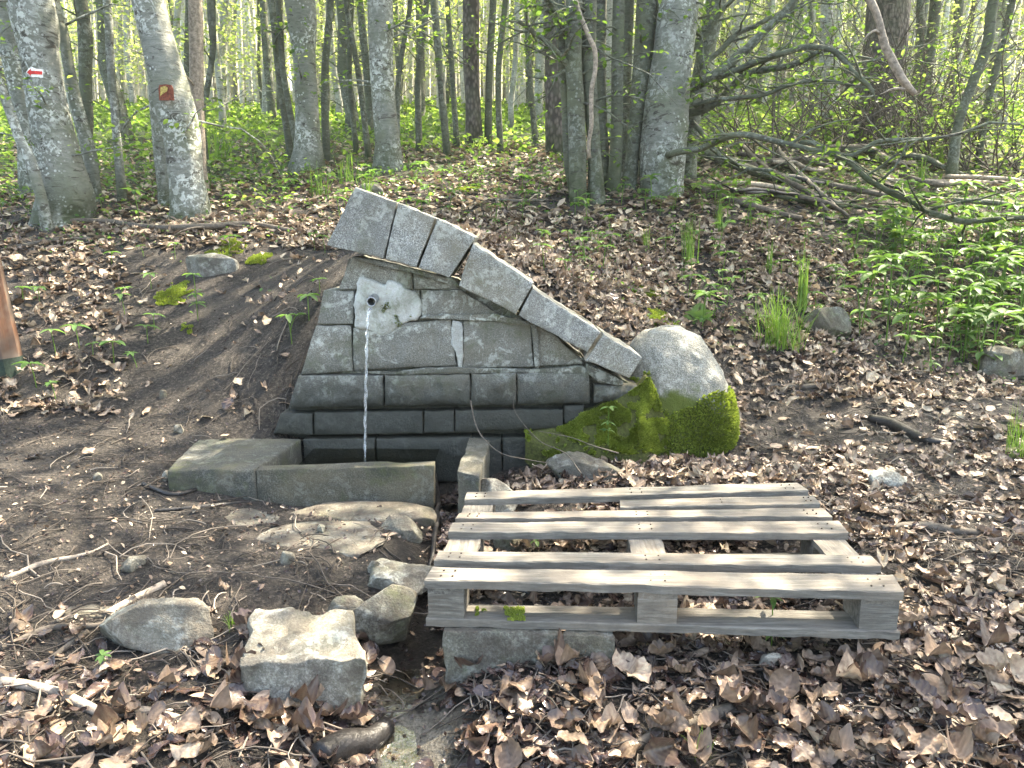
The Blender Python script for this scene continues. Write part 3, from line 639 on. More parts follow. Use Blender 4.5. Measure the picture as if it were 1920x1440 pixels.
top = t.ramp(z, [(.55, 0.0), (.85, 1.0)])
col = t.mix(t.ramp(t.noise(c, 14, 5, .75, .6), [(.53, 0.0), (.60, .5)]), col, (.34, .34, .30))
mn = t.math('SUBTRACT', t.math('ADD', t.math('MULTIPLY', t.noise(c, 5, 4, .6), .55), .05), z)
col = t.mix(t.ramp(mn, [(.0, 0.0), (.06, 1.0)]), col, (.06, .075, .012))
M['boulder'] = t.fin(col, .85, t.bump(t.math('ADD', t.noise(c, 150, 2), t.math('MULTIPLY', t.noise(c, 20, 4), 2)), .8, .008))
obj('body', B, [ICO5[1]], M['boulder'], boulder)
# ------------------------------------------------------------------ moss: short tufts on a surface
MOSS_T = (np.array([[-.35, 0, 0], [.35, 0, 0], [0, .15, 1.0], [0, -.35, 0], [0, .35, .0], [.15, 0, .8]]), [np.array([[0, 1, 2], [3, 4, 5]])])
def frames_from_normals(N, r):
    a = r.normal(size=N.shape); T = np.cross(N, a); T /= np.linalg.norm(T, axis=1)[:, None]+1e-9
    B_ = np.cross(N, T); return np.stack([T, B_, N], -1)
def mossify(name, V, Fc, cond, n, size, parent, seed=1, lump=.0, label=None):
    r = np.random.default_rng(seed); A, B_, C_ = V[Fc[:, 0]], V[Fc[:, 1]], V[Fc[:, 2]]
    Nn = np.cross(B_-A, C_-A); ar = np.linalg.norm(Nn, axis=1); Nn = Nn/(ar[:, None]+1e-12)
    k = r.choice(len(Fc), n, p=ar/ar.sum()); u, v = r.random(n), r.random(n); m = u+v > 1; u[m], v[m] = 1-u[m], 1-v[m]
    P = A[k]+u[:, None]*(B_[k]-A[k])+v[:, None]*(C_[k]-A[k]); N = Nn[k]
    m = cond(P, N); P, N = P[m], N[m]; N = N+r.normal(size=N.shape)*.35+[0, 0, .3]; N /= np.linalg.norm(N, axis=1)[:, None]
    cl = .5+.5*fbm(P*22, 3, seed); P = P+N*lump*np.clip(cl, 0, 1)[:, None]
    tint = np.clip(.35+.35*fbm(P*7, 2, seed+3)+r.normal(size=len(P))*.18, 0, 1)
    V_, fs, tt = scatter(MOSS_T, P, frames_from_normals(N, r), size*r.uniform(.6, 1.4, len(P)), tint)
    o = obj(name, V_, fs, M['moss'], parent, tint=tt, smooth=False); o['kind'] = 'stuff'
    if label: o['label'] = label
    return o
def mosscond(P, N):
    px, py = proj(P[:, 0], P[:, 1], P[:, 2]); edge = np.interp(px, [1130, 1200, 1225, 1240, 1300, 1340, 1390], [720, 715, 745, 775, 760, 728, 760]); return (py > edge+30*fbm(P*14, 3, 2)) & (P[:, 1] < 4.0)
mossify('moss', B, ICO5[1], mosscond, 52000, .0115, boulder, 3, .007)
mossify('moss', *SPOUT_MOSS, lambda P, N: (fbm(P*24, 3, 41)-4.5*np.abs(P[:, 0]-st[8, 6, 0]+.35*(P[:, 2]-st[8, 6, 2]))/.07*.25) > -.15, 3600, .006, fountain, 77)
# mossy bank between wall foot and boulder
U, W_ = np.meshgrid(np.linspace(0, 1, 70), np.linspace(0, 1, 36))
pxs = 985+U*(1250-985); top_ = np.interp(pxs, [985,1010,1060,1100,1150,1190,1215,1235,1250], [812,808,802,772,757,728,708,750,790]); bot = np.interp(pxs, [985,1030,1100,1200,1250], [822,858,852,850,850])
pys = top_+(bot-top_)*W_; prof = np.sin(np.pi*np.clip(W_, 0, 1)*.62)
Yb = YW-.008-(.08*W_**1.1)*np.clip((pxs-985)/150, .2, 1)-.02*prof; kb = sstep(1190, 1250, pxs); Yb = Yb*(1-kb)+(3.40-.03*W_)*kb
Pm = np.array([atY(a, b, c_) for a, b, c_ in zip(pxs.ravel(), pys.ravel(), Yb.ravel())]); Pm[:, 1] += .012*fbm(Pm*14, 4, 4); Pm[:, 2] += .008*fbm(Pm*16+5, 3, 6)
idx = np.arange(Pm.shape[0]).reshape(U.shape)
Tm = np.vstack([np.stack([idx[:-1, :-1], idx[1:, :-1], idx[1:, 1:]], -1).reshape(-1, 3), np.stack([idx[:-1, :-1], idx[1:, 1:], idx[:-1, 1:]], -1).reshape(-1, 3)])
ep = Pm[idx[-1, :]].copy(); ep[:, 2] -= .12; ep2 = Pm[idx[0, :]].copy(); ep2[:, 1] += .08; ep2[:, 2] -= .0
nb = len(Pm); Vb = np.vstack([Pm, ep, ep2]); k = np.arange(69)
Tb = np.vstack([Tm, np.stack([idx[-1, k], nb+k, nb+k+1], -1), np.stack([idx[-1, k], nb+k+1, idx[-1, k+1]], -1), np.stack([idx[0, k+1], nb+70+k+1, nb+70+k], -1), np.stack([idx[0, k+1], nb+70+k, idx[0, k]], -1)])
M['mossbase'] = m_plain('moss base', (.05, .055, .014), .95, .8, 90, .5)
bank = tag(obj('moss_bank', Vb, [Tb], M['mossbase']), 'yellow green moss cushion spilling over the wall foot beside the boulder', 'moss')
mossify('tuft', Pm, Tm, lambda P, N: fbm(P*16, 3, 12) > -.2, 42000, .0115, bank, 5, .008)
# ------------------------------------------------------------------ pallet
ZT = .185
lz = lambda x, y: (780+x/4.174, 880+y/4.174); rz = lambda x, y: (1180+x/3.556, 880+y/3.556)
po = atZ(1250, 1020, .058)
pallet = empty('wooden_pallet', po, 'weathered grey wooden pallet with a broken slat lying on stones', 'pallet')
def board(T, th, name, mat='wood', label=None, seed=[20], warp=.002, n=(60, 5)):
    """T = back-left, back-right, front-right, front-left on the top face"""
    seed[0] += 1; T = np.array(T); nu, nv = n
    U, W_ = np.meshgrid(np.linspace(0, 1, nu+1), np.r_[0, .04, np.linspace(.12, .88, nv-3), .96, 1])
    P = ((1-U)*(1-W_))[..., None]*T[0]+(U*(1-W_))[..., None]*T[1]+(U*W_)[..., None]*T[2]+((1-U)*W_)[..., None]*T[3]
    e = (np.minimum(W_, 1-W_) < .01); ridge = fbm(P*np.array([7, 7, 7])+seed[0], 3, seed[0])
    P[..., 2] += warp*ridge - .0025*e*(1+.8*fbm(P*50, 2, seed[0]))
    P[..., 1] += np.where(e, .0022*fbm(P*np.array([24, 1, 1])+seed[0]*3, 3, seed[0]), 0)
    ends = (U < .001) | (U > .999); P[..., 0] += np.where(ends, .002*fbm(P*60, 2, 3), 0)
    ny, nx = U.shape; V = P.reshape(-1, 3); idx = np.arange(ny*nx).reshape(ny, nx)
    Q = [np.stack([idx[:-1, :-1], idx[1:, :-1], idx[1:, 1:], idx[:-1, 1:]], -1).reshape(-1, 4)]
    loop = np.r_[idx[0, :], idx[1:, -1], idx[-1, -2::-1], idx[-2:0:-1, 0]]; Bk = V[loop]-[0, 0, th]; Bk[:, 2] += .0015*fbm(Bk*30, 2, 5)
    k = np.arange(len(loop)); k2 = (k+1) % len(loop); n0 = len(V); V = np.vstack([V, Bk])
    Q.append(np.stack([loop[k], loop[k2], n0+k2, n0+k], -1))
    m = obj(name, V, [np.vstack(Q), (n0+k)[None, ::-1]], M[mat], pallet, smooth=False)
    if label: m['label'] = label
    return m
BO = [ [lz(130,760), rz(1760,705), rz(1832,815), lz(70,862)], [lz(180,635), rz(1610,572), rz(1685,645), lz(143,708)], [lz(290,415), rz(1390,340), rz(1465,420), lz(250,490)],
       [lz(345,338), rz(1290,255), rz(1352,310), lz(305,380)], [lz(1595,238), rz(1225,170), rz(1270,225), lz(1602,288)], [lz(400,175), rz(1120,85), rz(1195,140), lz(380,232)] ]
BW = [[atZ(*p, ZT) for p in b] for b in BO]
for i, b in enumerate(BW): board(b, .021, 'plank', label='broken plank missing its left half' if i == 4 else None)
FL, FR, BLk, BRk = BW[0][3], BW[0][2], BW[5][0], BW[5][1]
def pp(u, v, z): # u across, v depth
    p = (FL*(1-u)+FR*u)*(1-v)+(BLk*(1-u)+BRk*u)*v; return np.array([p[0], p[1], z])
def pbox(u0, u1, v0, v1, zt, th, name, mat, n=(14, 6)): return board([pp(u0, v1, zt), pp(u1, v1, zt), pp(u1, v0, zt), pp(u0, v0, zt)], th, name, mat, warp=.001, n=n)
for u0, u1 in ((.004, .083), (.455, .538), (.917, .996)):
    pbox(u0, u1, .006, .995, ZT-.0215, .017, 'cross_board', 'woody', (6, 40))
    for v0, v1 in ((.004, .14), (.44, .57), (.86, .99)):
        pbox(u0, u1 if u0 else u1, v0, v1, ZT-.0390, .068, 'support_block', 'wood')
for v0, v1 in ((-.004, .12), (.45, .57), (.88, .99)):
    pbox(.0, 1.0, v0, v1, ZT-.1075, .019, 'bottom_board', 'wood', (60, 5))
nb_ = MB()
for i, b in enumerate(BW):
    for u in (.03, .055, .48, .51, .94, .965):
        for v in (.3, .7):
            if i == 4 and u < .5: continue
            p = (b[0]*(1-u)+b[1]*u)*(1-v)+(b[3]*(1-u)+b[2]*u)*v; a = np.linspace(0, 2*math.pi, 7)[:-1]
            q = np.column_stack([p[0]+.0026*np.cos(a), p[1]+.0026*np.sin(a), np.full(6, ZT+.0022)]); q2 = q.copy(); q2[:, 2] -= .006
            nb_.add(np.vstack([q, q2]), [np.arange(6)[None], np.stack([np.arange(6), (np.arange(6)+1) % 6, 6+(np.arange(6)+1) % 6, 6+np.arange(6)], -1)])
M['rust'] = m_plain('rusty iron', (.05, .035, .028), .7)
nb_.build('nail_heads', M['rust'], pallet)['kind'] = 'stuff'
g0 = pp(.13, .03, ZT-.106); Vm = np.array([g0+[a, b, 0] for a in np.linspace(-.03, .10, 14) for b in np.linspace(-.03, .04, 6)]); ii = np.arange(84).reshape(14, 6)
Tq = np.vstack([np.stack([ii[:-1, :-1], ii[1:, :-1], ii[1:, 1:]], -1).reshape(-1, 3), np.stack([ii[:-1, :-1], ii[1:, 1:], ii[:-1, 1:]], -1).reshape(-1, 3)])
mossify('moss', Vm, Tq, lambda P, N: fbm(P*25, 3, 3) > -.1, 1500, .007, pallet, 8)
# ------------------------------------------------------------------ wooden post at the left edge
pb = atY(8, 740, 3.9); pb[2] = gz(pb[0], pb[1])-.05
post = empty('wooden_post', pb, 'red brown wooden post at the left edge with a green stained foot', 'post')
top_ = pb+np.array([-.24, .05, 2.6]); pth = np.array([pb+(top_-pb)*s_ for s_ in np.linspace(0, 1, 24)])
V, fs = tube(pth, np.linspace(.112, .085, 24), 8, .03, 5)
t = NT('post timber'); c = t.co(False, (30, 30, 2)); z = t.sep(t.co(False))[2]; n = t.noise(c, 1, 5, .7)
col = t.ramp(n, [(.3, (.04, .018, .010)), (.55, (.085, .038, .021)), (.75, (.14, .075, .042))])
col = t.mix(t.ramp(t.noise(t.co(False), 6, 3), [(.4, 0.0), (.6, .8)]), col, (.10, .08, .065))
M['post'] = t.fin(col, .75, t.bump(n, .5, .006)); obj('shaft', V, fs, M['post'], post, smooth=False)
V, fs = tube(pth[:2], [.118, .116], 8, .02, 5); M['green'] = m_plain('green stain', (.014, .025, .018), .8)
obj('painted_foot', V, fs, M['green'], post, smooth=False)
# ------------------------------------------------------------------ trees
def crown_mesh(name, n, rad, hgt, size, seed, clump=60):
    r = np.random.default_rng(seed); cc = r.normal(size=(clump, 3)); cc /= np.linalg.norm(cc, axis=1)[:, None]; cc *= (r.random(clump)**.45)[:, None]*[rad, rad, hgt]
    k = r.integers(0, clump, n); P = cc[k]+r.normal(size=(n, 3))*[rad*.17, rad*.17, hgt*.06]
    Mx = euler_mats(r.uniform(0, 6.28, n), r.normal(0, .5, n), r.normal(0, .5, n))
    V, fs, tt = scatter(LEAF_T, P, Mx, size*r.uniform(.6, 1.3, n), np.clip(r.normal(.5, .25, n), 0, 1))
    m = mkmesh(name, V, fs, tt, False); m.materials.append(M['leaf']); return m
CROWN = [crown_mesh('crown', 1700, 2.6, 2.2, .105, 40+i) for i in range(3)]
CROWN_F = [crown_mesh('crown', 1300, 2.0, 2.6, .26, 60+i, 40) for i in range(4)]
def side_branches(mb, path, rad, n, L, r, lo=.15, up=.5, leaves=None, lsize=.05, per=10, droop=.1, fromy=0):
    for i in range(n):
        k = int(r.integers(int(lo*len(path)), len(path))); p = path[k]; a = r.uniform(0, 6.28); l = L*r.uniform(.4, 1.2)
        d = np.array([math.cos(a), math.sin(a), r.normal(up, .3)]); d /= np.linalg.norm(d); pts = [p]
        for s_ in range(6):
            d = d+r.normal(size=3)*.18-[0, 0, droop]; d /= np.linalg.norm(d); pts.append(pts[-1]+d*l/6)
        pts = np.array(pts); rr = np.linspace(min(rad[k]*.28, .012), .002, 7); V, fs = tube(pts, rr, 5, cap=False); mb.add(V, fs)
        if leaves is not None:
            m = int(per*r.uniform(.5, 1.5)); q = pts[r.integers(2, 7, m)]+r.normal(size=(m, 3))*[l*.12, l*.12, l*.05]
            leaves.append(q)
def leafmesh(pts, size, r, mean=.55):
    P = np.vstack(pts); n = len(P); Mx = euler_mats(r.uniform(0, 6.28, n), r.normal(0, .45, n), r.normal(0, .45, n))
    return scatter(LEAF_S, P, Mx, size*r.uniform(.6, 1.3, n), np.clip(r.normal(mean, .22, n), 0, 1))
def tree(name, pts, Y, mat, label, cat='tree', lean=None, group=None, seg=18, rough=.05, crown=True, nbr=8, brL=1.0, leafy=22, H=9, flare=1.5, dY=0, crownat=None):
    """pts: (px, py, width px) from top to bottom"""
    pts = sorted(pts, key=lambda a: -a[1]); r = np.random.default_rng(int(pts[0][0])+11)
    b = atY(pts[0][0], pts[0][1], Y); b[2] = gz(b[0], b[1])
    path = []; 
    for i, (px, py, wd) in enumerate(pts):
        p = atY(px, py, Y+dY*i); d = np.linalg.norm(p-[0, 0, CAMZ]); path.append([*p, wd/2*d/F*.97])
    path = np.array(path); foot = path[0].copy(); foot[2] = min(b[2], path[0][2])-.15; foot[3] *= flare*.95
    path[0][3] *= 1.0; path = np.vstack([foot, path])
    d = path[-1][:3]-path[-3][:3]; d /= np.linalg.norm(d); d = d*.6+np.array([0, 0, .4]); d /= np.linalg.norm(d); p = path[-1]; rr = p[3]
    ext = []
    L = max(1.5, H-(p[2]-b[2]))
    for s_ in (.25, .5, .75, 1): d = d+r.normal(size=3)*.05; ext.append([*(p[:3]+d*L*s_), rr*(1-.8*s_)])
    path = smooth_path(np.vstack([path, ext]), 7); path[:, 3] = np.maximum(path[:, 3], .006)
    T = empty(name, b, label, cat, group)
    V, fs = tube(path[:, :3], path[:, 3], seg, rough, int(pts[0][0]), cap=False); obj('trunk', V, fs, M[mat], T)
    mb = MB(); lv = []
    if nbr:
        side_branches(mb, path[:, :3], path[:, 3], nbr, brL, r, .3, .5, lv if leafy else None, per=leafy or 1)
        # limbs in the crown
        side_branches(mb, path[-20:, :3], path[-20:, 3]+.05, 7, 2.4, r, .1, .9)
        V, fs, tt = mb.out(); obj('branches', V, fs, M[mat], T, tint=tt)['kind'] = 'stuff'
    if lv: V, fs, tt = leafmesh(lv, .055, r); obj('leaves', V, fs, M['leaf'], T, tint=tt, smooth=False)['kind'] = 'stuff'
    if crown:
        c = link('crown', CROWN[int(pts[0][0]) % 3], None, T); tp = path[-1, :3] if crownat is None else np.array(crownat)
        c.location = tuple(tp-b-[0, 0, .8]); c.rotation_euler = (0, 0, r.uniform(0, 6.28)); c['kind'] = 'stuff'
    return T, path
T1, path1 = tree('beech_tree', [(58,0,63),(74,100,54),(89,200,58),(111,300,68),(125,370,84),(122,405,92)], 6.3, 'beech', 'stout pale beech trunk with a painted red arrow', H=8.5)
tree('beech_tree', [(8,0,32),(22,100,30),(45,200,33),(56,300,34),(62,350,40)], 7.4, 'beech', 'leaning beech trunk half hidden behind the arrow marked beech')
tree('young_tree', [(-30,80,14),(0,160,14),(20,213,14),(40,267,15),(57,300,16),(83,395,17)], 6.0, 'beech', 'thin curved stem leaning left in front of the arrow marked beech', H=6, crown=False)
tree('young_tree', [(100,0,17),(118,60,16),(130,130,16),(148,215,20),(168,290,22),(180,362,18)], 6.8, 'beech', 'slender wavy trunk just right of the arrow marked beech', H=7.5, crown=False)
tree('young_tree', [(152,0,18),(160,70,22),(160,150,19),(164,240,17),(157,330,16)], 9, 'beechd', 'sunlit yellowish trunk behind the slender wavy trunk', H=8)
tree('young_tree', [(200,0,12),(206,100,12),(213,190,12),(220,270,13),(230,376,17)], 6.9, 'beech', 'thin straight silver stem between the two big pale beeches', H=8, crown=False)
T7, path7 = tree('beech_tree', [(278,0,50),(300,90,52),(322,180,62),(342,260,60),(349,330,57),(357,385,66),(357,410,70)], 6.2, 'beech', 'curved pale beech trunk carrying a small rusty plaque', H=8.5)
tree('beech_tree', [(298,150,34),(303,200,38),(308,280,35),(314,350,33),(316,390,34)], 6.7, 'beech', 'second stem directly behind the plaque bearing beech', H=8, crown=False)
tree('dead_tree', [(366,0,22),(368,100,22),(369,180,22),(374,280,20),(378,330,20)], 7.2, 'pale', 'barkless pale dead trunk beside the plaque bearing beech', H=6, crown=False, leafy=0, nbr=4)
tree('young_tree', [(396,0,13),(399,90,10),(388,170,9),(380,220,9)], 8.5, 'beechd', 'thin dark stem right of the barkless dead trunk', H=7, crown=False)
tree('beech_tree', [(562,0,52),(570,100,39),(575,200,40),(577,270,48),(577,318,72)], 8.4, 'beech', 'lichen spotted beech with a dark mossy foot left of the top cope stone', H=9)
tree('beech_tree', [(712,0,43),(714,100,42),(720,200,43),(727,270,47),(728,316,60)], 8.0, 'beech', 'white lichened beech directly above the top cope stone', H=9, flare=1.3)
tree('spruce_tree', [(883,0,29),(883,100,28),(887,200,28),(888,276,36)], 11, 'spruce', 'straight brown spruce trunk above the middle of the fountain', H=10, crown=False)
tree('spruce_tree', [(1041,0,40),(1041,120,38),(1043,200,40),(1043,290,44)], 9.4, 'spruce', 'rough brown spruce trunk left of the multi stemmed beech', H=9, crown=False)
# stems of the clustered beech
cl = atY(1180, 350, 6.6); cl[2] = gz(cl[0], cl[1])
clump = empty('multistem_beech', cl, 'dense clump of grey beech stems rising together behind the leaf slope', 'tree')
CL = [([(1077,-5,27),(1076,110,28),(1080,195,30),(1082,280,32),(1084,380,33)], 6.3), ([(1050,-5,20),(1056,110,19),(1062,200,18),(1068,300,22),(1078,370,20)], 6.45), ([(1104,-5,26),(1104,110,25),(1108,195,25),(1114,280,23),(1118,376,34)], 6.35),
      ([(1127,-5,19),(1126,110,18),(1128,200,18),(1133,335,24)], 6.8), ([(1160,-5,20),(1158,110,21),(1157,200,21),(1155,280,22),(1150,350,26)], 6.7), ([(1214,-5,34),(1206,110,34),(1196,195,28),(1187,280,23),(1180,345,28)], 6.9),
      ([(1274,-5,66),(1261,110,68),(1251,195,75),(1243,280,80),(1240,358,80)], 6.8), ([(1345,-5,32),(1320,110,28),(1303,195,26),(1296,265,26),(1290,330,30)], 7.6), ([(1180,-5,16),(1176,120,16),(1172,220,17),(1168,330,20)], 7.3), ([(1232,-5,18),(1226,100,17),(1216,200,18),(1205,330,20)], 7.5)]
rC = np.random.default_rng(5); lvC = []; mbC = MB()
for i, (pts, Yc) in enumerate(CL):
    pts = sorted(pts, key=lambda a: -a[1]); P = []
    for px, py, wd in pts: p = atY(px, py, Yc); P.append([*p, wd/2*np.linalg.norm(p-[0, 0, CAMZ])/F])
    P = np.array(P); f = P[0].copy(); f[2] = min(gz(f[0], f[1]), f[2])-.15; f[3] *= 1.3; d = (P[-1]-P[-2])[:3]; d /= np.linalg.norm(d)
    ext = [[*(P[-1][:3]+d*s_), P[-1][3]*(1-s_/7)] for s_ in (1.2, 2.6, 4.2, 5.6)]
    path = smooth_path(np.vstack([f, P, ext]), 7); V, fs = tube(path[:, :3], np.maximum(path[:, 3], .01), 18, .05, i+3, cap=False)
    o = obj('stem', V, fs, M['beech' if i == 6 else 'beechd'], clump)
    if i == 6: o['label'] = 'thickest stem with white lichen patches'
    side_branches(mbC, path[:, :3], path[:, 3]*.7, 7, .9, rC, .18, .2, lvC, per=14)
def branch_on(T, pts, mat, name='branch', parent_mb=None, wob=.0, seg=8):
    """pts (px,py,width px,Y)"""
    P = []
    for px, py, wd, Yb in pts: p = atY(px, py, Yb); P.append([*p, max(.003, wd/2*np.linalg.norm(p-[0, 0, CAMZ])/F)])
    path = smooth_path(P, 6); path[:, :3] += wob*np.stack([fbm(path[:, :3]*4+s_, 2, 7+s_) for s_ in range(3)], -1)
    V, fs = tube(path[:, :3], path[:, 3], seg, .08, int(pts[0][0])); return path, obj(name, V, fs, M[mat], T)
brs = [[(1293,165,20,6.8),(1329,150,18,6.7),(1357,128,17,6.6),(1440,50,14,6.5),(1510,-30,12,6.4)],
       [(1290,215,16,6.9),(1345,195,14,6.8),(1400,140,12,6.7),(1470,120,10,6.5),(1560,95,8,6.3)],
       [(1255,290,12,6.6),(1330,272,11,6.2),(1380,255,11,6.0),(1470,262,10,5.8),(1530,285,9,5.6),(1590,297,8,5.5),(1650,270,7,5.4),(1750,255,5,5.3),(1920,228,4,5.2)],
       [(1500,268,8,5.8),(1580,300,9,5.5),(1640,345,10,5.3),(1700,372,10,5.2),(1760,400,10,5.1),(1820,416,9,5.0),(1940,404,7,4.9)],
       [(1330,155,10,6.7),(1420,110,11,6.4),(1530,85,9,6.0),(1580,110,8,5.9),(1620,150,8,5.8),(1640,185,6,5.8)],
       [(1300,200,8,6.8),(1380,180,8,6.5),(1450,175,7,6.3),(1530,150,6,6.0),(1640,170,4,5.8)],
       [(1075,130,10,6.3),(1040,95,9,6.2),(1000,60,8,6.1),(970,45,6,6.0)], [(1078,80,12,6.3),(1050,40,12,6.2),(1020,-10,12,6.1)],
       [(1105,290,7,6.2),(1108,200,8,6.1),(1118,120,8,6.1),(1100,60,8,6.1),(1080,0,6,6.1)],
       [(1300,230,9,6.9),(1370,300,8,6.6),(1450,320,6,6.4)], [(1310,130,9,7),(1400,60,8,6.9),(1500,10,7,6.7),(1600,-30,5,6.5)], [(1290,100,9,7),(1350,30,8,6.9),(1400,-30,7,6.8)]]
for i, b in enumerate(brs):
    path, o = branch_on(clump, b, 'beechd' if i not in (8,) else 'pale', wob=.03)
    side_branches(mbC, path[:, :3], path[:, 3]*2.0, 16 if i != 8 else 2, .55, rC, .1, .1, lvC, per=9, droop=.02)
V, fs, tt = mbC.out(); obj('twigs', V, fs, M['beechd'], clump, tint=tt)['kind'] = 'stuff'
V, fs, tt = leafmesh(lvC, .05, rC, .5); obj('leaves', V, fs, M['leaf'], clump, tint=tt, smooth=False)['kind'] = 'stuff'
for i, (dx, dy, dz, s_) in enumerate([(-.6,.2,6.6,1.1),(2.2,-1.2,5.7,1.0),(-.4,.4,7.6,1.0),(3.2,.2,5.6,.8)]):
    c = link('crown', CROWN[i % 3], None, clump); c.location = (dx, dy, dz); c.scale = (s_,)*3; c.rotation_euler = (0, 0, i*1.7); c['kind'] = 'stuff'
# right hand trees
tree('spruce_tree', [(1668,-5,62),(1660,90,64),(1648,180,70),(1640,255,84)], 11, 'spruce', 'thick dark trunk behind the tangle of dead twigs', H=10)
tree('young_tree', [(1864,-5,15),(1853,77,16),(1830,140,15),(1805,205,14),(1792,260,15)], 8.5, 'beechd', 'dark leaning stem in the bright leaves at upper right', H=7)
tree('young_tree', [(1552,-5,18),(1550,100,24),(1548,200,24),(1546,260,26)], 12, 'far', 'pale trunk left of the thick dark spruce', H=9)
tree('young_tree', [(1900,-5,10),(1880,80,10),(1860,160,10),(1840,260,10)], 9.5, 'beechd', 'thin leaning stem nearest the right edge', H=7)
tree('young_tree', [(1755,-5,16),(1745,90,16),(1730,180,16),(1725,260,18)], 12, 'beechd', 'upright dark stem right of the thick spruce', H=9)
for i, (x0, x1, w_, Yt) in enumerate([(508,545,11,8.8),(620,612,12,9),(648,690,9,9.2),(800,786,10,10),(838,856,9,10.5),(925,915,12,11),(948,938,10,9.5),(812,838,12,9),(770,745,8,8.8),(985,1004,9,10.5),(660,668,8,9.5),(520,560,9,8.6)]):
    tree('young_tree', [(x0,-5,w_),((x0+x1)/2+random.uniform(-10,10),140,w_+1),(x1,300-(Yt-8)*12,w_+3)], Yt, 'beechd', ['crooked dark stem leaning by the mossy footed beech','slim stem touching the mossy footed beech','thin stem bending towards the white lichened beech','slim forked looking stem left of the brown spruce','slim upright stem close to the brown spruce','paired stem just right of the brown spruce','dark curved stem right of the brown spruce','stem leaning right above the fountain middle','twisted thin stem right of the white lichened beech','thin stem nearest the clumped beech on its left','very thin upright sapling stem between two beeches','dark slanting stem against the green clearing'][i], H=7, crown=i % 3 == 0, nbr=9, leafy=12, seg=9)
# plaque on the beech; the added shade trees follow below
M['plaque'] = m_plain('rusty plaque', (.14, .04, .022), .8, .5, 60, .5)
pq = atY(311, 173, 5.98); w_, h_ = .055, .058
pts = [(-w_,-h_),(w_,-h_),(w_,h_*.5),(w_*.8,h_*.9),(0,h_),(-w_*.8,h_*.9),(-w_,h_*.5)]; fr = np.array([[pq[0]+a, pq[1], pq[2]+b] for a, b in pts]); bk = fr+[0, .012, 0]; n = 7; k = np.arange(n); k2 = (k+1) % n
tag(obj('tree_plaque', np.vstack([fr, bk]), [np.arange(n)[None], (n+np.arange(n))[None, ::-1], np.stack([k2, k, n+k, n+k2], -1)], M['plaque'], smooth=False), 'small rusty red plaque with a yellow smear on the curved beech', 'plaque')
M['yellow'] = m_plain('old yellow paint', (.32, .24, .07), .8, .5, 80, .5)
k = bpy.data.objects['tree_plaque']; fr = np.array([[pq[0]+a, pq[1]-.004, pq[2]+b] for a, b in [(-.045,-.03),(-.02,-.01),(.01,.005),(.02,.03),(0,.045),(-.035,.035)]]); obj('paint_smear', fr, [np.arange(6)[None]], M['yellow'], k, smooth=False)
# arrow painted on the beech: two coats following the bark
def onbark(poly, lift, name, mat):
    V = []
    kk = np.argmin(np.abs(path1[:, 2]-atY(68, 137, 6.1)[2])); c0 = path1[kk]
    for px, py in poly:
        p = atY(px, py, 6.1); dx = np.clip(p[0]-c0[0], -c0[3]*.98, c0[3]*.98); V.append([p[0], c0[1]-math.sqrt(max(1e-6, c0[3]**2*1.04-dx*dx))-lift, p[2]])
    return obj(name, V, [np.arange(len(V))[None]], M[mat], T1, smooth=False)
M['white'] = m_plain('white paint', (.72, .72, .68), .7, .2); M['red'] = m_plain('red paint', (.5, .04, .035), .7, .2)
def strip(xs, ytop, ybot, lift, name, mat):
    V = []; kk = np.argmin(np.abs(path1[:, 2]-atY(68, 137, 6.1)[2])); c0 = path1[kk]; n = len(xs)
    for arr in (ytop, ybot):
        for px, py in zip(xs, arr):
            p = atY(px, py, 6.17); dx = np.clip(p[0]-c0[0], -c0[3]*.97, c0[3]*.97); V.append([p[0], c0[1]-math.sqrt(c0[3]**2*1.12-dx*dx)-lift, p[2]])
    k = np.arange(n-1); return obj(name, V, np.stack([k, n+k, n+k+1, k+1], -1), M[mat], T1)
strip([53,57,62,66,70,75,81], [135,130,126,128,130,130,130], [138,141,145,146,145,146,146], .006, 'arrow_ground', 'white')
strip([54.5,58,62,62.5,66,70,75,80], [136.5,133.5,130,134,134,134,134,134], [137.5,140,144,140.5,140.5,140.5,140.5,140.5], .010, 'painted_arrow', 'red')
# far wood: individual trunks, shared meshes
def bgtrunk(seed, H, r0, mat, nb=8):
    r = np.random.default_rng(seed); zz = np.linspace(-.4, H, 16); a = r.normal(size=(16, 2)).cumsum(0)*.045; a -= a[0]; a[:, 0] += zz*r.normal(0, .03)
    P = np.column_stack([a, zz]); rad = r0*(1-.75*np.clip(zz/H, 0, 1)); rad[0] *= 1.5; mb = MB(); V, fs = tube(P, rad, 9, .06, seed, cap=False); mb.add(V, fs)
    side_branches(mb, P, rad, nb, 1.4, r, .12, .5)
    V, fs, tt = mb.out(); m = mkmesh('trunk', V, fs, tt); m.materials.append(M[mat]); return m
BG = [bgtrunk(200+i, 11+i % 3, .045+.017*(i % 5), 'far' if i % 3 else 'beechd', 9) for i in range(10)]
def bgleaf(seed):
    r = np.random.default_rng(seed); cc = np.column_stack([r.normal(0, .8, 26), r.normal(0, .8, 26), r.uniform(.8, 6.5, 26)]); n = 800; k = r.integers(0, 26, n)
    P = cc[k]+r.normal(size=(n, 3))*[.4, .4, .1]; V, fs, tt = scatter(LEAF_T, P, euler_mats(r.uniform(0, 6.28, n), r.normal(0, .4, n), r.normal(0, .4, n)), .085*r.uniform(.7, 1.3, n), np.clip(r.normal(.6, .22, n), 0, 1))
    m = mkmesh('leaves', V, fs, tt, False); m.materials.append(M['farleaf']); return m
BL_ = [bgleaf(300+i) for i in range(6)]
rB = np.random.default_rng(77); cnt = 0; tries = 0
occ = []
